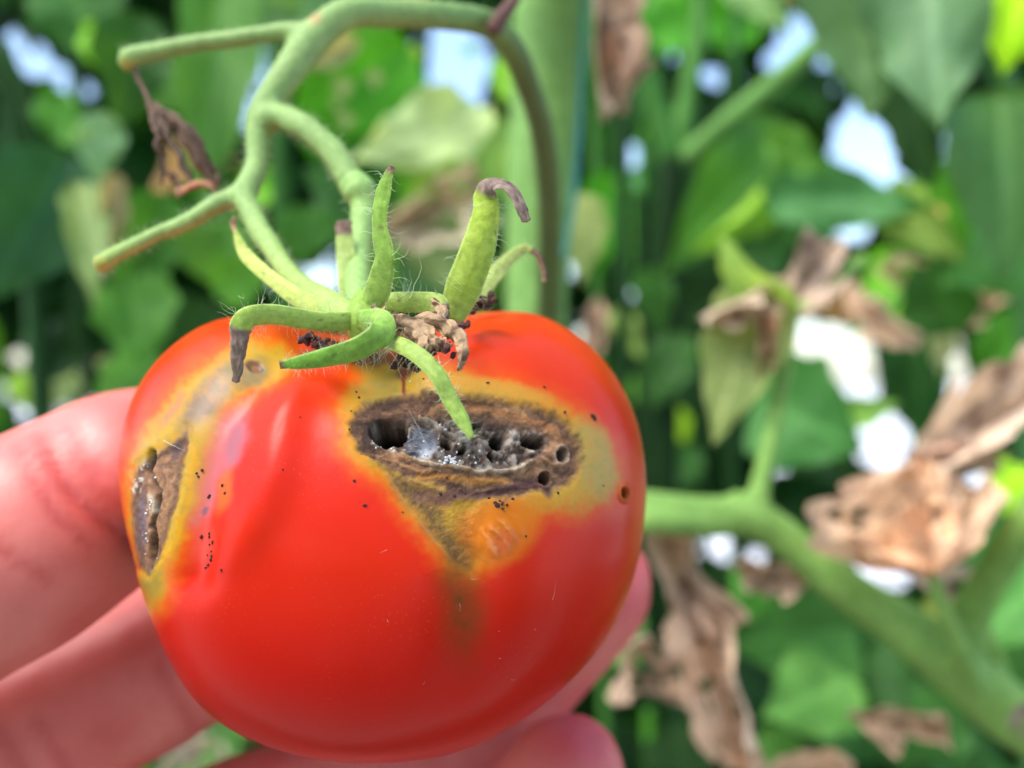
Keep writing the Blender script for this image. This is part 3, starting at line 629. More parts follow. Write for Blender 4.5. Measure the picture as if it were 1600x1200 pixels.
def stalk_col(cm_, nv):
    x, y = proj(cm_); c = np.tile(GS, (len(x), 1)); c = c + (lin(112, 150, 84) - c) * (sst(560, 760, x) * .8)[:, None]; c = c + (lin(84, 100, 60) - c) * (sst(780, 830, x) * .8)[:, None]
    c = c + (lin(166, 196, 96) - c) * (sst(300, 480, y) * sst(700, 600, x) * .6)[:, None]
    for ex, ey, er in [(152, 414, 22), (196, 102, 20)]: c = c + (lin(170, 178, 84) - c) * (sst(er, er * .3, np.hypot(x - ex, y - ey)) * .8)[:, None]
    c = c + (lin(176, 150, 96) - c) * (sst(16, 4, np.hypot(x - 492, y - 28)) * .8)[:, None]
    return .78 * c * (.86 + .28 * fbm(cm_ * 7, 3, 5))[:, None] * np.array([1.3, 1.22, 1.2])
remesh_join('stalk', tparts, M_SEPAL, truss, .035, 6, stalk_col)
v, f, t, s, nn, fr = sweep([(548,283,9.4),(562,300,9.35),(568,325,9.3),(562,380,9.1),(558,440,8.7),(560,485,8.2)], [46,54,40,38,42,44], 1.0, n=40, m=16)
part('pedicel', v, f, M_SEPAL, tomato, col=np.tile(lin(142,178,98), (len(v), 1)) * (.88 + .24 * fbm(v * 9, 3, 8))[:, None])
hairs(fr, 20, .04, .12, 77)
HM = HAIRS; HAIRS = []
for k, fr in enumerate(frs):
    hairs(fr, [420, 200, 160, 200, 160][k], .02, .10, 500 + k, r=.0019); fuzz(fr, [900, 400, 300, 400, 300][k], 600 + k, L0=.02, L1=.05, r=.0016)
gv, gf, _ = join(HM); tag(part('hairs', gv, gf, M_HAIR, tomato), kind='stuff')
gv, gf, _ = join(HAIRS); tag(part('hairs', gv, gf, M_HAIR, truss), kind='stuff')
v, f, t, s, nn, fr = sweep([(770,48,11.3),(783,26,11.3),(800,4,11.4),(815,-30,11.6)], [26,24,20,18], 1, n=20, m=10); part('dried_stub', v, f, M_DEBRIS, truss, col=np.tile(lin(104, 78, 70), (len(v), 1)))
# dead flower on the upper stub
DF = [([(207,100,10.2),(222,135,10.2),(236,165,10.2)], [9,7,9], 0), ([(234,160,10.2),(268,185,10.2),(300,222,10.2),(324,262,10.3),(338,292,10.3)], [8,26,34,26,8], 1), ([(234,162,10.2),(248,200,10.1),(252,235,10.1),(256,285,10.1)], [8,13,12,5], 2),
      ([(238,165,10.2),(265,215,10.1),(288,255,10.1),(298,292,10.1)], [8,14,16,8], 3), ([(262,270,10.1),(275,290,10.1),(285,300,10.0)], [6,6,5], 4), ([(278,300,10.0),(300,292,10.0),(325,292,10.0),(340,305,10.0)], [9,14,14,7], 5), ([(240,170,10.3),(285,200,10.3),(322,245,10.3),(342,285,10.3)], [6,9,10,5], 6)]
for pts, ws, sd_ in DF:
    v, f, t, s, nn, fr = sweep(pts, ws, .12 if sd_ else 1.0, n=50, m=18, wob=.06 if sd_ else .02, seed=sd_ + 60, cup=.3 if sd_ else 0, roll=sd_ * 17)
    st = fbm(np.stack([t * 2, s * 6, t * 0 + sd_], -1), 3, sd_ + 90); v = v + ((fbm(np.stack([t * 3, s * 5, t * 0 + sd_], -1), 4, sd_) - .5) * (.16 if sd_ else .02))[:, None] * fr[2].mean(0) + (fbm(v * 9, 3, sd_) - .5)[:, None] * (.08 if sd_ else .02)
    c = (lin(168, 120, 92) if sd_ == 5 else lin(122, 100, 84)) * (.35 + 1.25 * st)[:, None]; part('dried_flower' if sd_ else 'dried_flower_stalk', v, f, M_DEBRIS, truss, col=c)

# ------------------------------------------------------------------ hand
FING = [  # index, middle, ring, little finger, palm rays, thumb : (px,py,d) + radius in cm
    ([(-560,1130,9.6),(-260,1010,8.9),(0,866,9.2),(120,797,9.55),(215,746,9.95),(400,700,11.6),(560,640,12.75),(700,600,13.1)], [1.1,1.0,1.06,1.0,.95,.85,.8,.62]),
    ([(-520,1420,10.6),(-200,1262,10.3),(0,1164,10.8),(200,1062,11.2),(350,992,11.7),(560,890,12.7),(740,840,13.1)], [1.1,1.05,1.04,.98,.9,.8,.62]),
    ([(-300,1640,11.6),(100,1440,11.2),(380,1300,11.3),(560,1238,11.6),(720,1142,12.0),(836,1022,12.2),(912,936,12.1),(996,850,12.05)], [1.1,.95,.86,.84,.82,.8,.78,.74]),
    ([(40,1800,12.0),(420,1560,11.2),(700,1390,10.9),(850,1275,10.7),(898,1190,10.5),(934,1128,10.5)], [1.0,.84,.8,.78,.74,.7]),
    ([(-560,1130,9.6),(-900,1400,10.6),(-1250,1800,12.0)], [1.1,1.35,1.5]), ([(-520,1420,10.6),(-850,1600,11.3),(-1250,1900,12.2)], [1.1,1.35,1.5]),
    ([(-300,1640,11.6),(-700,1800,12.0),(-1250,2000,12.6)], [1.1,1.35,1.4]), ([(40,1800,12.0),(-450,1980,12.4),(-1250,2150,12.8)], [1.0,1.3,1.4]),
    ([(-1250,1900,12.2),(-1700,2300,13.2),(-2300,2800,14.5)], [2.2,2.0,2.3]),
    ([(-1200,1750,11.8),(-1250,1350,9.8),(-1150,1000,8.6),(-950,700,8.0),(-800,520,7.8)], [1.4,1.3,1.1,1.0,.75])]
hp = []
for pts, rs in FING:
    ws = [2 * r * 1600 / Wd(p[2]) for r, p in zip(rs, pts)]
    v, f, t, s, nn, fr = sweep(pts, ws, 1.0, n=150, m=24, endcap=.3, dome=True); hp.append((v, f, None))
CR = [([(30,700),(58,760),(90,812),(140,850)], 6, .022), ([(100,668),(118,705),(150,760),(190,800)], 6, .022), ([(-60,800),(0,860),(70,900)], 6, .015), ([(60,1130),(90,1180),(110,1215)], 7, .02), ([(250,1035),(270,1080),(300,1130)], 7, .02), ([(70,676),(92,730),(120,780),(165,820),(225,858)], 9, .06), ([(120,660),(140,700),(160,740)], 7, .03), ([(-40,1105),(10,1160),(40,1215)], 10, .04)]
def hand_disp(cm_, nv):
    x, y = proj(np.c_[cm_[:, 0], np.maximum(cm_[:, 1], 1), cm_[:, 2]]); h = np.zeros(len(x))
    fr_ = (nv[:, 1] < .2)
    for pts, w, d in CR: h -= np.exp(-(sdline(x, y, pts) / w) ** 2) * d * fr_
    return h + (fbm(cm_ * 1.3, 3, 4) - .5) * .06
def hand_col(cm_, nv):
    x, y = proj(np.c_[cm_[:, 0], np.maximum(cm_[:, 1], 1), cm_[:, 2]]); c = np.tile(lin(226, 158, 146), (len(x), 1))
    c = c + (lin(214, 120, 112) - c) * (sst(.35, .75, fbm(cm_ * 1.1, 3, 8)) * .6)[:, None]
    for pts, w, d in CR: c = c + (lin(196, 92, 88) - c) * (np.exp(-(sdline(x, y, pts) / (w * 1.8)) ** 2) * .55)[:, None]
    for ex, ey, er in [(920,1130,110),(1000,900,120)]: c = c + (lin(214, 104, 112) - c) * (sst(er, er * .2, np.hypot(x - ex, y - ey)) * .8)[:, None]
    c = c + (lin(236, 190, 182) - c) * (np.exp(-(ell(x, y, 150, 690, 50, 34, 40)) ** 2) * .6)[:, None]
    c = c + (lin(206, 88, 80) - c) * (np.exp(-(ell(x, y, 150, 790, 70, 34, -20)) ** 2) * .35)[:, None]
    return c * np.array([.93, .60, .57])
hand = remesh_join('hand', hp, M_SKIN, None, .09, 14, hand_col, disp=hand_disp)
tag(hand, 'bare pink hand holding the red tomato with its fingers behind the fruit', 'hand')

# ------------------------------------------------------------------ leaf shapes
def leaf_mesh(name, seed, bend=.25, fold=.35, wave=.05, dried=False, nu=22, nv=12, sharp=1.0):
    rg = np.random.default_rng(seed); u = np.linspace(0, 1, nu); v = np.linspace(-1, 1, nv + 1)
    U, Vv = np.meshgrid(u, v, indexing='ij'); w = np.sin(np.pi * np.clip(U, 0, 1) ** .72) ** .85 * (1 - .25 * U ** 2 * sharp); w = w / w.max() * .5
    q = np.stack([U * 3, Vv * 2, U * 0 + seed], -1).reshape(-1, 3); n1 = (fbm(q, 3, seed) - .5).reshape(U.shape); n2 = (fbm(q * 2.1, 3, seed + 4) - .5).reshape(U.shape)
    w = w * (1 + .25 * np.sin(U * 22 + Vv * 2 + seed) * .25 + (n1 * (1.0 if dried else .25)))
    x = Vv * w; y = U + .0; z = fold * np.abs(x) * (1 - .3 * U) - bend * (U - .2) ** 2 + wave * np.sin(U * 13 + np.sign(Vv) * 1.2 + seed) * Vv ** 2 + n1 * (.5 if dried else .08)
    if dried:
        th = x * (2.6 + n1 * 3); x = np.sin(th) / 2.6; z = z + (1 - np.cos(th)) / 2.6; z = z + n2 * .28; x = x + n2 * .16; y = y + n1 * .2
    P3 = np.stack([x, y, z], -1).reshape(-1, 3); m = nv + 1
    i = np.arange(nu - 1)[:, None] * m; j = np.arange(nv)[None]; f = np.stack([i + j, i + j + 1, i + m + j + 1, i + m + j], -1).reshape(-1, 4)
    av = np.abs(Vv); vein = np.exp(-(av / .10) ** 2) * .9 + .45 * np.clip(np.sin((U * 7 - av * 1.4) * 2 * np.pi) - .75, 0, 1) * 4 * .5
    if dried and seed in (11, 13):
        hz_ = fbm(np.stack([U * 7, Vv * 3.2, U * 0 + seed], -1).reshape(-1, 3), 2, seed + 50); f = f[hz_[f].max(1) < .73]
    return mesh_from(name, P3, f, extra={'vein': np.clip(vein, 0, 1).ravel()})
LEAFM = [leaf_mesh('leaf', s, b, fo, wv) for s, b, fo, wv in [(1,.2,.3,.04),(2,.45,.5,.06),(3,-.15,.2,.08),(4,.7,.4,.05),(5,.1,.9,.05)]]
for m_ in LEAFM: m_.materials.append(M_LEAF)
DRYM = [leaf_mesh('dried_leaf', s, b, fo, .1, True, 34, 22) for s, b, fo in [(11,.3,.4),(12,.1,.6),(13,.5,.3),(14,.2,.5)]]
for m_ in DRYM: m_.materials.append(M_DRY)
CO_CACHE = {}; LEAFLOG = []
def mesh_co(me):
    if me.name not in CO_CACHE:
        a = np.zeros(len(me.vertices) * 3, np.float32); me.vertices.foreach_get('co', a); CO_CACHE[me.name] = a.reshape(-1, 3)
    return CO_CACHE[me.name]
def leaf_matrix(b, t, wcm, roll, zs=None):
    b, t = np.asarray(b, float), np.asarray(t, float); yv = t - b; L_ = np.linalg.norm(yv); yv = yv / L_
    vd = (b + t) / 2; nz = -vd / np.linalg.norm(vd); nz = nz - yv * np.dot(nz, yv)
    if np.linalg.norm(nz) < 1e-3: nz = np.cross(yv, [1, 0, 0])
    nz = nz / np.linalg.norm(nz); xv = np.cross(yv, nz); c, s = math.cos(R(roll)), math.sin(R(roll)); xv, nz = xv * c + nz * s, nz * c - xv * s
    M = np.eye(4); M[:3, 0] = xv * wcm; M[:3, 1] = yv * L_; M[:3, 2] = nz * (.5 * (L_ + wcm) if zs is None else zs); M[:3, 3] = b; return M
def put_leaf(plant, me, M, color, name='leaf'):
    o = bpy.data.objects.new(name, me); link(o, plant); A = M.copy(); A[:3] *= .01; A[2, 3] += CZ; A[:3, 3] -= np.array(ORG[plant.name])
    o.matrix_basis = Matrix(A.tolist()); o.color = (*color, 1); return o
def leaf(plant, bx, by, bd, tx, ty, td, wpx, color, roll=0, shape=0, dry=False):
    d = .5 * (bd + td); M = leaf_matrix(P(bx, by, bd), P(tx, ty, td), wpx * Wd(d) / 1600, roll)
    me = (DRYM if dry else LEAFM)[shape % (4 if dry else 5)]; co = mesh_co(me) @ M[:3, :3].T + M[:3, 3]; LEAFLOG.append((bx, by, tx, ty, *proj(co)))
    return put_leaf(plant, me, M, lin(*color) * (np.array([1.45, 1.32, .95]) if color[1] > 1.25 * color[0] else 1.15) + .006 if not dry else .8 * lin(*color) + .2, 'dried_leaf' if dry else 'leaf')
def stem(plant, pts, ws, color, name='stem', wob=0, n=30, m=14, thick=1.0):
    v, f, t, s, nn, fr = sweep(pts, ws, thick, n=n, m=m, wob=wob, seed=int(pts[0][0])); return part(name, v, f, M_STEM, plant, color=lin(*color))

DK, DG, MG, TG, BG, PG, LM, TN_, YG, GG, MT = (26,66,24), (40,96,34), (62,128,44), (74,134,92), (66,150,22), (168,206,132), (150,214,40), (188,152,120), (160,172,88), (104,150,104), (160,206,170)  # the darkest greens also hold the shade of the dark regions
# ------------------------------------------------------------------ the plant with the thick stem
pA = thing('tomato_plant', 'plant with a thick pale green upright stem standing right behind the tomato', 'plant', P(850, 900, 20))
stem(pA, [(855,-700,22),(858,-200,21),(853,60,20.5),(845,260,20),(838,480,20),(830,800,20),(826,1700,20)], [108,108,106,104,96,94,95], (122,164,88), n=60, m=20)
leaf(pA, 925,-110,20,950,175,19,120,(176,140,112), 20, 1, True)
leaf(pA, 945,60,19,1000,150,18.5,75,(182,144,114), 60, 2, True)
leaf(pA, 895,300,24,915,440,23,90,(150,168,92), 30, 0)
leaf(pA, 760,170,27,545,260,25,125,(182,208,140), -15, 2)
leaf(pA, 790,190,29,640,330,28,150,(120,168,84), 10, 0)
leaf(pA, 745,270,28,590,380,27,120,(170,156,118), 15, 0, True)
leaf(pA, 640,420,30,760,330,30,130,(110,140,96), 0, 2)
leaf(pA, 830,-250,19,640,-380,16,300,MG, 20, 0); leaf(pA, 900,-300,20,1150,-420,18,300,MG, -20, 1)
twine = part('string', *sweep([(945,-600,19.2),(905,200,19.1),(886,380,19),(865,520,18.9),(850,1500,18.5)], [7,7,7,7,7], 1, n=40, m=8)[:2], M_TWINE); tag(twine, 'thin teal support string running down beside the thick stem', 'string')

# ------------------------------------------------------------------ the plant slanting down on the right
pB = thing('tomato_plant', 'plant with a stout green stem slanting down to the right, hung with dried leaves', 'plant', P(1500, 1300, 19))
GB = (126, 166, 84)
remesh_parts = []
for pts, ws in [([(832,800,19.9),(910,770,18.4),(1010,790,17.6),(1090,800,17.8),(1180,812,18),(1250,860,18),(1330,925,18),(1420,985,18),(1500,1050,18),(1600,1130,18),(1800,1260,18),(2000,1600,18.5)], [50,48,50,52,62,64,70,80,88,96,110,110]),
                ([(834,840,19.9),(910,820,18.2),(1010,815,17.2),(1100,822,17.6),(1170,815,18)], [40,40,40,38,40]),
                ([(1180,805,18),(1186,770,18),(1205,680,18.2),(1222,600,18.4),(1234,520,18.6),(1240,470,18.7)], [54,36,28,27,26,22]),
                ([(1500,1010,18),(1520,950,17.6),(1560,885,17),(1610,810,16.4),(1700,680,15.8)], [84,60,56,58,56]),
                ([(1530,1090,17.8),(1500,1010,17),(1470,940,16.6),(1455,890,16.4)], [40,30,26,22]),
                ([(1230,500,18.6),(1290,460,19),(1350,400,19.6)], [24,22,20]),
                ([(1155,800,18),(1148,770,18)], [36,24]),
                ([(1570,1100,18.6),(1560,1030,18.6),(1530,960,18.8)], [34,24,20])]:
    v, f, t, s, nn, fr = sweep(pts, ws, 1.0, n=40, m=14); remesh_parts.append((v, f, None))
remesh_join('stem', remesh_parts, M_STEM, pB, .09, 5, color=lin(*GB))
leaf(pB, 1190,430,18.7,1118,690,17.8,135,(150,168,96), 5, 0); leaf(pB, 1230,480,18.6,1120,420,17.8,120,(150,196,110), 50, 3)
leaf(pB, 1215,440,18.4,1100,500,18,60,(176,150,118), 30, 1, True); leaf(pB, 1195,470,18.2,1190,600,18.2,40,(170,112,66), 10, 1, True)
leaf(pB, 1220,500,18.8,1305,375,19.4,120,(172,142,118), 0, 3, True)
leaf(pB, 1450,900,16.4,1410,700,17,260,(206,162,118), 20, 0, True); leaf(pB, 1440,880,16.6,1290,790,17,130,(206,160,112), -30, 2, True); leaf(pB, 1455,890,16.5,1530,760,17,150,(200,168,136), 10, 1, True)
leaf(pB, 1430,740,18,1640,590,19,150,(206,182,160), 10, 1, True); leaf(pB, 1440,700,18,1560,720,18.5,90,(190,150,120), -20, 3, True)
leaf(pB, 1020,800,18.5,1110,1040,18.5,130,(186,154,124), 15, 3, True); leaf(pB, 1080,930,18.5,1175,1260,18,150,(196,162,132), -10, 0, True)
leaf(pB, 1010,990,19,985,1120,19,170,(176,140,110), 30, 2, True)
leaf(pB, 1270,900,18.5,1150,885,19,80,(196,166,140), 20, 1, True); leaf(pB, 1310,830,19,1265,880,19,60,(206,150,100), 0, 2, True)
leaf(pB, 1480,1130,19,1330,1120,19,85,(196,160,124), 20, 3, True); leaf(pB, 1330,1200,18,1200,1220,18,90,(196,164,130), 0, 1, True); leaf(pB, 1610,1100,17,1590,1160,17,50,(110,76,66), 0, 2, True)
leaf(pB, 1430,900,20,1540,960,20,70,(176,156,136), 20, 0, True); leaf(pB, 1500,930,22,1450,1010,22,70,(176,190,96), 0, 1)

# ------------------------------------------------------------------ further plants
pC = thing('tomato_plant', 'plant with dark slender upright stems forking right of the thick stem', 'plant', P(1040, 1500, 34))
stem(pC, [(1038,900,34),(1036,640,34),(1040,420,34),(1046,300,34),(1052,240,34)], [48,48,48,46,42], (18,48,12), n=30)
stem(pC, [(1052,250,34),(1020,150,34),(975,40,34),(940,-120,34)], [44,36,34,32], (64,116,48))
stem(pC, [(1058,250,34),(1075,140,34),(1092,40,34),(1100,-120,34)], [36,30,28,28], (84,136,62))
stem(pC, [(1060,255,34),(1130,195,33),(1220,120,32),(1300,50,31)], [30,30,32,30], (112,160,84), 'petiole')
stem(pC, [(975,1000,36),(974,600,36),(972,200,36),(975,-200,36)], [24,24,24,22], (30,64,28)); stem(pC, [(1010,1100,38),(1006,600,38),(1000,300,38)], [26,26,20], (28,58,26))
stem(pC, [(1145,-100,34),(1150,80,34),(1140,200,35),(1100,420,36)], [14,14,14,14], (60,110,54), 'petiole')
for (xa, xb, xc, w_, d_, cc) in [(1002, 1006, 1008, 15, 44, (84,150,48)), (925, 932, 940, 16, 42, (70,124,50)), (1085, 1092, 1100, 16, 40, (24,58,20))]:
    stem(pC, [(xa, -60, d_), (xb, 350, d_), (xc, 760, d_), (xc + 6, 1200, d_)], [w_] * 4, cc)
for (x0, y0, x1, y1, x2, y2, w_, cc) in [(1500, 250, 1440, 420, 1330, 520, 12, (96,150,70)), (1600, 480, 1500, 430, 1390, 400, 11, (84,140,66)), (1380, 560, 1420, 640, 1440, 760, 11, (60,112,48))]:
    stem(pC, [(x0, y0, 34), (x1, y1, 33.5), (x2, y2, 33)], [w_] * 3, cc, 'petiole')
leaf(pC, 1045,635,42,1072,702,42,46,(160,220,50), 0, 0); leaf(pC, 985,585,40,968,650,40,40,(90,160,50), 0, 1); leaf(pC, 1000,420,30,1045,520,30,70,(52,104,40), 20, 1); leaf(pC, 1075,520,33,1010,640,33,90,(40,86,32), -20, 0); leaf(pC, 960,480,36,1000,560,36,46,(150,190,110), 0, 2); leaf(pC, 1090,700,36,1020,760,36,70,(56,112,50), 0, 0)  # the small lime leaf has its backlight put into its colour
leaf(pC, 1230,190,34,1050,420,32,150,(72,132,48), 10, 0); leaf(pC, 1215,260,33,1085,400,32,70,(134,184,76), 50, 4)
leaf(pC, 1000,60,38,950,260,38,110,DG, 0, 1); leaf(pC, 1110,60,40,1020,-60,40,150,BG, 0, 0); leaf(pC, 1110,20,37,1185,70,37,80,BG, 15, 2)
leaf(pC, 960,260,40,930,430,40,90,BG, 0, 0); leaf(pC, 985,300,42,975,460,42,60,(80,150,56), 0, 1); leaf(pC, 935,470,30,925,560,30,50,(190,156,128), 0, 1, True)
leaf(pC, 1060,330,39,1000,210,39,60,DG, 0, 1); leaf(pC, 1130,410,36,1250,330,36,120,DG, 0, 1); leaf(pC, 1160,430,38,1060,520,38,130,DK, 0, 0)

pD = thing('tomato_plant', 'plant with broad drooping grey green leaves filling the upper right corner', 'plant', P(1480, 1500, 28))
stem(pD, [(1620,1500,32),(1610,700,32),(1590,250,30),(1520,-60,27),(1480,-300,26)], [40,40,36,30,28], (78,128,74))
leaf(pD, 1340,-140,25,1365,165,23,250,(82,122,82), 18, 0); leaf(pD, 1440,-140,23,1480,215,22,210,(84,126,96), -12, 2); leaf(pD, 1440,40,26,1420,280,25,150,(44,84,40), -40, 1)
leaf(pD, 1560,140,26,1590,420,25,210,(84,134,84), 20, 1); leaf(pD, 1130,-50,27,1235,30,26,110,(130,176,122), 30, 1); leaf(pD, 1600,-60,24,1568,112,24,100,(160,220,24), 5, 0); leaf(pD, 1650,30,24.5,1560,80,24.5,90,(160,220,24), 0, 2)  # glow of the two backlit lime leaves is put into their bright colour
leaf(pD, 1190,300,31,1450,330,29,110,(70,132,84), 12, 2); leaf(pD, 1390,290,30,1490,410,28,85,(146,180,84), -15, 1); leaf(pD, 1470,320,29.5,1420,370,29.5,34,(196,172,96), 0, 0)
leaf(pD, 1440,260,33,1540,420,33,170,(66,134,30), 0, 0); leaf(pD, 1640,350,28,1470,450,27,150,(82,148,72), 8, 2); leaf(pD, 1500,520,29,1430,380,29,130,(40,92,24), 25, 0)
leaf(pD, 1412,235,27,1424,280,27,34,(40,80,36), 0, 1)
leaf(pD, 1370,415,30,1445,455,30,62,(216,186,140), 15, 0, True); leaf(pD, 1330,450,28,1435,530,27,56,(200,160,122), -30, 1, True); leaf(pD, 1555,455,30,1480,510,30,64,(206,172,140), 10, 3, True)
leaf(pD, 1180,620,30,1345,700,28,190,(60,122,60), 10, 0); leaf(pD, 1425,510,33,1440,700,33,100,(34,84,34), 0, 1); leaf(pD, 1600,480,33,1540,640,33,110,(60,128,30), 0, 0)
leaf(pD, 1465,470,31,1475,590,31,56,(186,192,130), 30, 0); leaf(pD, 1600,730,25,1530,800,24,100,(160,222,40), 10, 2); leaf(pD, 1640,880,24,1530,1010,23,150,(84,150,78), 0, 0); leaf(pD, 1620,800,30,1500,900,30,160,(70,128,70), 0, 1)  # lime leaf: light shining through it is painted as bright green
leaf(pD, 1290,660,29,1410,628,29,52,(140,196,100), 0, 0); leaf(pD, 1240,650,36,1330,760,36,110,(34,76,32), 0, 1)
leaf(pD, 1250,380,33,1180,320,33,110,(70,126,66), 0, 0); leaf(pD, 1200,210,30,1290,270,30,66,(86,144,60), 0, 2)

pE = thing('tomato_plant', 'leafy plant low on the right under the slanting stem, all green', 'plant', P(1250, 1600, 27))
stem(pE, [(1330,1600,30),(1320,1250,29),(1300,1050,28),(1240,940,28)], [30,28,24,18], (70,122,60))
leaf(pE, 1340,980,27,1150,1010,26,170,(52,106,44), 10, 0); leaf(pE, 1330,1060,26,1190,1130,25,150,(84,142,70), -10, 2); leaf(pE, 1390,1000,27,1290,1100,27,160,(40,88,36), 0, 1); leaf(pE, 1150,1000,30,1280,940,30,120,(48,98,44), 0, 0)
leaf(pE, 1210,950,30,1150,885,30,110,(60,130,36), 0, 1); leaf(pE, 1260,1180,26,1160,1200,26,110,(66,120,50), 0, 0); leaf(pE, 1440,1060,29,1400,1220,29,190,(52,106,50), 0, 1)
leaf(pE, 1050,1130,28,1080,1250,28,120,(34,72,30), 0, 0); leaf(pE, 930,1010,28,1010,960,28,110,(56,116,40), 0, 1); leaf(pE, 850,1130,28,780,1240,28,120,(70,124,54), 0, 1); leaf(pE, 1540,1000,29,1600,1150,29,150,(60,116,56), 0, 0)
leaf(pE, 1300,960,31,1360,1010,31,80,(90,150,80), 0, 2)

pF = thing('tomato_plant', 'plant behind the arching truss with one vivid green leaf pocked by pale spots', 'plant', P(500, 1500, 30))
stem(pF, [(470,1500,33),(455,700,33),(440,300,33),(420,-100,32)], [36,36,34,30], (60,110,50))
leaf(pF, 638,70,30,455,190,28,190,(70,152,20), 5, 0); leaf(pF, 340,-60,28,320,340,26,130,(72,128,50), 10, 0); leaf(pF, 470,20,29,300,-50,28,170,(92,138,96), 10, 1); leaf(pF, 390,-60,30,640,30,30,140,(100,150,104), 0, 1)
leaf(pF, 560,60,27,470,110,27,46,(160,160,110), 0, 1); leaf(pF, 620,330,30,470,260,30,150,(40,98,30), 0, 0); leaf(pF, 800,310,31,620,250,31,140,(38,92,36), 0, 1)
leaf(pF, 500,260,32,560,160,32,120,(60,140,20), 0, 2); leaf(pF, 480,320,29,470,415,29,100,(64,124,50), 0, 0); leaf(pF, 700,400,31,620,470,31,140,(76,128,90), 0, 2); leaf(pF, 780,460,32,700,420,32,110,(90,150,60), 0, 0)
leaf(pF, 640,70,31,640,110,31,40,(150,200,60), 0, 2); leaf(pF, 730,70,31,740,90,31,24,(120,196,20), 0, 2); leaf(pF, 775,90,30,800,170,30,40,(130,196,60), 0, 2)
for (x, y, r) in [(585,125,16),(535,140,20),(540,190,16),(525,165,10)]: leaf(pF, x, y - r, 27.6, x, y + r, 27.6, r * 1.6, (150,170,100), 0, 2)

pG = thing('tomato_plant', 'plant at far left with dark leaves, one pale mint leaf and one yellowing strap leaf', 'plant', P(80, 1500, 28))
stem(pG, [(60,1500,34),(70,800,33),(40,300,32),(-20,20,31),(-60,-100,31)], [36,36,34,30,28], (34,72,34))
leaf(pG, 160,175,26,148,285,26,74,(112,160,124), 5, 2); leaf(pG, 118,285,27,150,470,25,70,(120,152,100), 15, 0); leaf(pG, 175,270,27,165,420,27,50,(176,164,124), 20, 1)
leaf(pG, 110,240,28,-20,470,26,190,(36,86,56), 10, 0); leaf(pG, -30,260,30,120,420,29,130,(30,76,44), -10, 1); leaf(pG, 200,430,27,225,570,26,130,(66,126,42), 0, 0); leaf(pG, 260,300,30,180,480,30,120,(60,120,44), 0, 1)
leaf(pG, 220,20,28,190,200,28,120,(44,92,40), 0, 1); leaf(pG, 130,40,30,210,140,30,60,(120,190,50), 0, 2); leaf(pG, -40,70,29,60,260,28,60,(30,70,36), 20, 4); leaf(pG, 100,-40,31,150,90,31,150,(56,112,46), 0, 0)
leaf(pG, 320,440,29,380,340,29,150,(80,136,60), 0, 1); leaf(pG, 330,450,28,420,420,28,90,(84,150,50), 0, 0); leaf(pG, 250,560,30,150,640,30,110,(84,150,80), 10, 0); leaf(pG, 130,570,33,20,520,33,110,(30,70,32), 0, 1); leaf(pG, 330,470,31,260,600,31,130,(36,80,34), 0, 0)
leaf(pG, 30,580,34,60,650,34,50,(150,206,90), 0, 1); leaf(pG, 120,580,34,80,640,34,46,(196,224,160), 0, 2); leaf(pG, 160,560,31,180,600,31,34,(206,176,136), 0, 1, True); leaf(pG, 280,180,30,230,60,30,90,(64,120,48), 0, 1)
leaf(pG, 60,140,32,150,250,32,70,(70,140,40), 0, 2); leaf(pG, 330,1150,27,300,1230,27,130,(150,130,104), 0, 2, True); leaf(pG, 300,1170,30,380,1230,30,110,(90,150,80), 0, 0)

# ------------------------------------------------------------------ back row: leaves wherever the photo shows no gap of bright sky or ground
GAPS = [(1255,65,46,26,15),(1204,95,12,14,0),(1360,225,54,66,-10),(1455,240,20,38,15),(1420,282,18,20,0),(1255,520,20,20,-40),(1310,565,62,50,30),(1382,690,32,44,10),(1480,590,34,44,0),(1510,645,24,28,0),
        (395,92,30,32,0),(378,160,20,46,0),(700,105,62,78,0),(20,72,14,28,-25),(62,106,13,14,0),(1052,612,20,34,0),(1042,716,28,18,0),(455,452,40,18,40),(505,435,24,22,0),(1062,850,22,18,0),(1128,852,22,18,0),
        (1085,90,11,16,0),(1014,268,10,16,0),(1003,310,16,10,0),(545,235,12,12,0),(40,622,14,30,0),(97,627,12,14,0),(1480,765,16,24,0),(1555,830,26,24,0),(1400,880,18,26,0),(1330,360,22,20,0),(1510,375,16,16,0),(910,525,12,12,0),(890,345,10,16,0),(1290,710,10,10,0)] + [(x, y, r, r * 1.2, 0) for x, y, r in [(25,335,14),(110,374,15),(166,346,13),(215,335,10),(998,455,11),(1056,668,12),(1212,694,13),(1240,716,15),(1182,872,12),(1170,216,14),(985,236,12),(1128,122,13),(1000,112,12),(882,424,10),(118,134,13),(160,58,11),(90,152,12),(735,75,14),(640,150,12),(1545,730,18),(1590,585,14),(1545,905,14),(1500,1000,12),(1340,905,14),(1290,960,11),(30,560,12),(150,640,14),(240,420,10),(690,440,12),(650,400,11)]]
def in_gap(x, y, grow):
    g = np.zeros(np.shape(x), bool)
    for (cx, cy, rx, ry, ro) in GAPS: g |= ell(x, y, cx, cy, rx + grow, ry + grow, ro) < 1
    return g
BACK = []
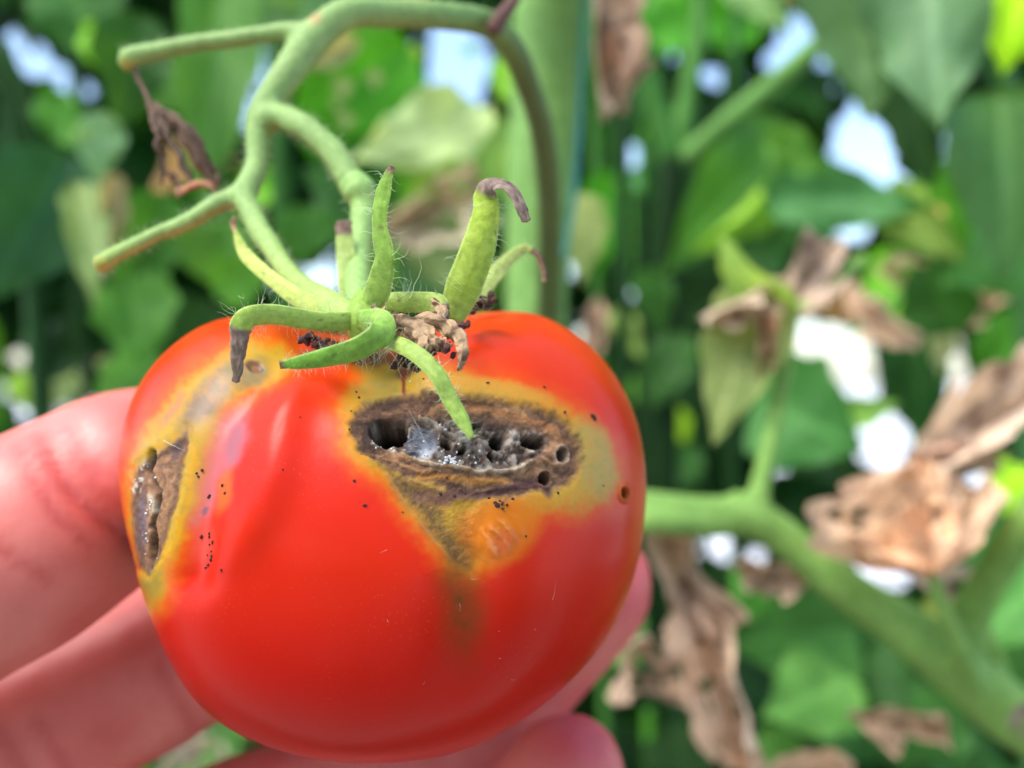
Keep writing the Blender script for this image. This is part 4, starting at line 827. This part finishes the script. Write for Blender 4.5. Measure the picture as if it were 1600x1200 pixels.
for k, (px, lab) in enumerate([(-700, 'leafy plant of the back row beyond the left edge, deep green'), (150, 'leafy back row plant standing behind the dark leaves at left'), (620, 'leafy back row plant standing behind the truss and tomato'),
                               (1100, 'leafy back row plant standing behind the forked dark stems'), (1600, 'leafy back row plant standing behind the drooping grey green leaves'), (2300, 'leafy plant of the back row beyond the right edge, deep green')]):
    p_ = thing('tomato_plant', lab, 'plant', P(px, 1900, 62), group='back row plants'); BACK.append((px, p_))
    for q in range(2):
        o_ = q * 90 - 40; stem(p_, [(px + o_, 2800, 60 + q * 6), (px + o_ * 1.3, 1200, 60 + q * 6), (px + o_ * .6, 400, 58 + q * 6), (px + o_ * 1.5, -500, 60 + q * 6)], [30,28,24,20], (36,72,32))
cell = 20; gx = np.arange(-900, 2520, cell); gy = np.arange(-560, 1500, cell); GX, GY = np.meshgrid(gx, gy); cov = np.zeros(GX.shape); cov[in_gap(GX, GY, -1)] = 99
PAL = [(20,52,18), (28,72,24), (38,92,30), (46,104,44), (34,84,22), (58,124,30), (24,60,30), (54,112,62)]  # low greens carry the shade deep among the back leaves
nl = 0; tries = 0; far = []
rg = np.random.default_rng(5)
while tries < 9000:
    tries += 1
    un = np.argwhere(cov < (2 if nl < 300 else 3))
    if len(un) == 0: break
    r_, c_ = un[rg.integers(len(un))]; cx, cy = GX[r_, c_] + rg.uniform(-10, 10), GY[r_, c_] + rg.uniform(-10, 10)
    inner = -150 < cx < 1750 and -150 < cy < 1350
    d = rg.uniform(42, 80) if nl < 300 else rg.uniform(75, 130); size = rg.uniform(.7, 1.2) * (1 if inner else 1.6)
    for sh in range(7):
        L_ = rg.uniform(150, 270) * size; a = rg.uniform(0, 2 * math.pi); w_ = L_ * rg.uniform(.5, .75); dd = rg.uniform(-4, 4)
        b = P(cx - math.cos(a) * L_ / 2, cy - math.sin(a) * L_ / 2, d + dd); t = P(cx + math.cos(a) * L_ / 2, cy + math.sin(a) * L_ / 2, d - dd); mi = int(rg.integers(5))
        M = leaf_matrix(b, t, w_ * Wd(d) / 1600, rg.uniform(-45, 45)); co = mesh_co(LEAFM[mi]); v = co @ M[:3, :3].T + M[:3, 3]; x, y = proj(v)
        if not in_gap(x, y, -5).any(): break
        size *= .62
    else: cov[r_, c_] += 1; continue
    hit = ell(GX, GY, cx, cy, L_ * .42, w_ * .36, math.degrees(a)) < 1; hit[r_, c_] = True; cov[hit] += 1
    pal = PAL[rg.integers(len(PAL))]; u_ = rg.random()
    if u_ < .05: pal = (150, 200, 110)  # pale leaves stand in for small bright glints and vary the greens
    elif u_ < .09: pal = (190, 160, 126)
    elif u_ < .16: pal = (96, 168, 40)
    if nl < 300: put_leaf(min(BACK, key=lambda q: abs(q[0] - cx))[1], LEAFM[mi], M, lin(*pal) * np.array([1.4, 1.25, .9]))
    else: far.append((v, mi))
    nl += 1
    if nl > 2200: break
if far:
    vs, fs, k_ = [], [], 0; FM = [np.array([list(p.vertices) for p in m_.polygons]) for m_ in LEAFM]; vv = []
    for v, mi in far: vs.append(v); fs.append(FM[mi] + k_); k_ += len(v); a = np.zeros(len(v), np.float32); LEAFM[mi].attributes['vein'].data.foreach_get('value', a); vv.append(a)
    o = part('foliage', np.vstack(vs), np.vstack(fs), M_LEAF, None, extra={'vein': np.concatenate(vv)}, color=lin(32, 82, 26)); tag(o, 'mass of dark green foliage beyond the back row plants', 'foliage', kind='stuff')
print('leaves', nl, 'tries', tries, 'far', len(far))

# unseen foliage row added behind the viewer to block low sky and darken reflections
rv, rf, k_ = [], [], 0; FM0 = np.array([list(p.vertices) for p in LEAFM[0].polygons]); rg = np.random.default_rng(9)
for q in range(900):
    c = np.array([rg.uniform(-260, 260), rg.uniform(-150, -105), rg.uniform(-115, 75)]); a = rg.normal(0, 1, 3); a[2] -= .6; a = nrm(a) * rg.uniform(14, 26)
    co = mesh_co(LEAFM[int(rg.integers(5))]); M = leaf_matrix(c, c + a, rg.uniform(9, 15), rg.uniform(-60, 60)); rv.append(co @ M[:3, :3].T + M[:3, 3]); rf.append(FM0 + k_); k_ += len(co)
o = part('foliage', np.vstack(rv), np.vstack(rf), M_LEAF, None, extra={'vein': np.zeros(k_)}, color=lin(44, 92, 34)); tag(o, 'added unseen leaf row behind the viewer, darkening reflections and blocking low sky', 'foliage', kind='stuff')

import os
if os.environ.get('GAPLOG'):
    for (cx, cy, rx, ry, ro) in GAPS:
        print('GAP', cx, cy, [(l[:4], round(float((ell(l[4], l[5], cx, cy, rx, ry, ro) < 1).mean()), 2)) for l in LEAFLOG if (ell(l[4], l[5], cx, cy, rx, ry, ro) < 1).any()])
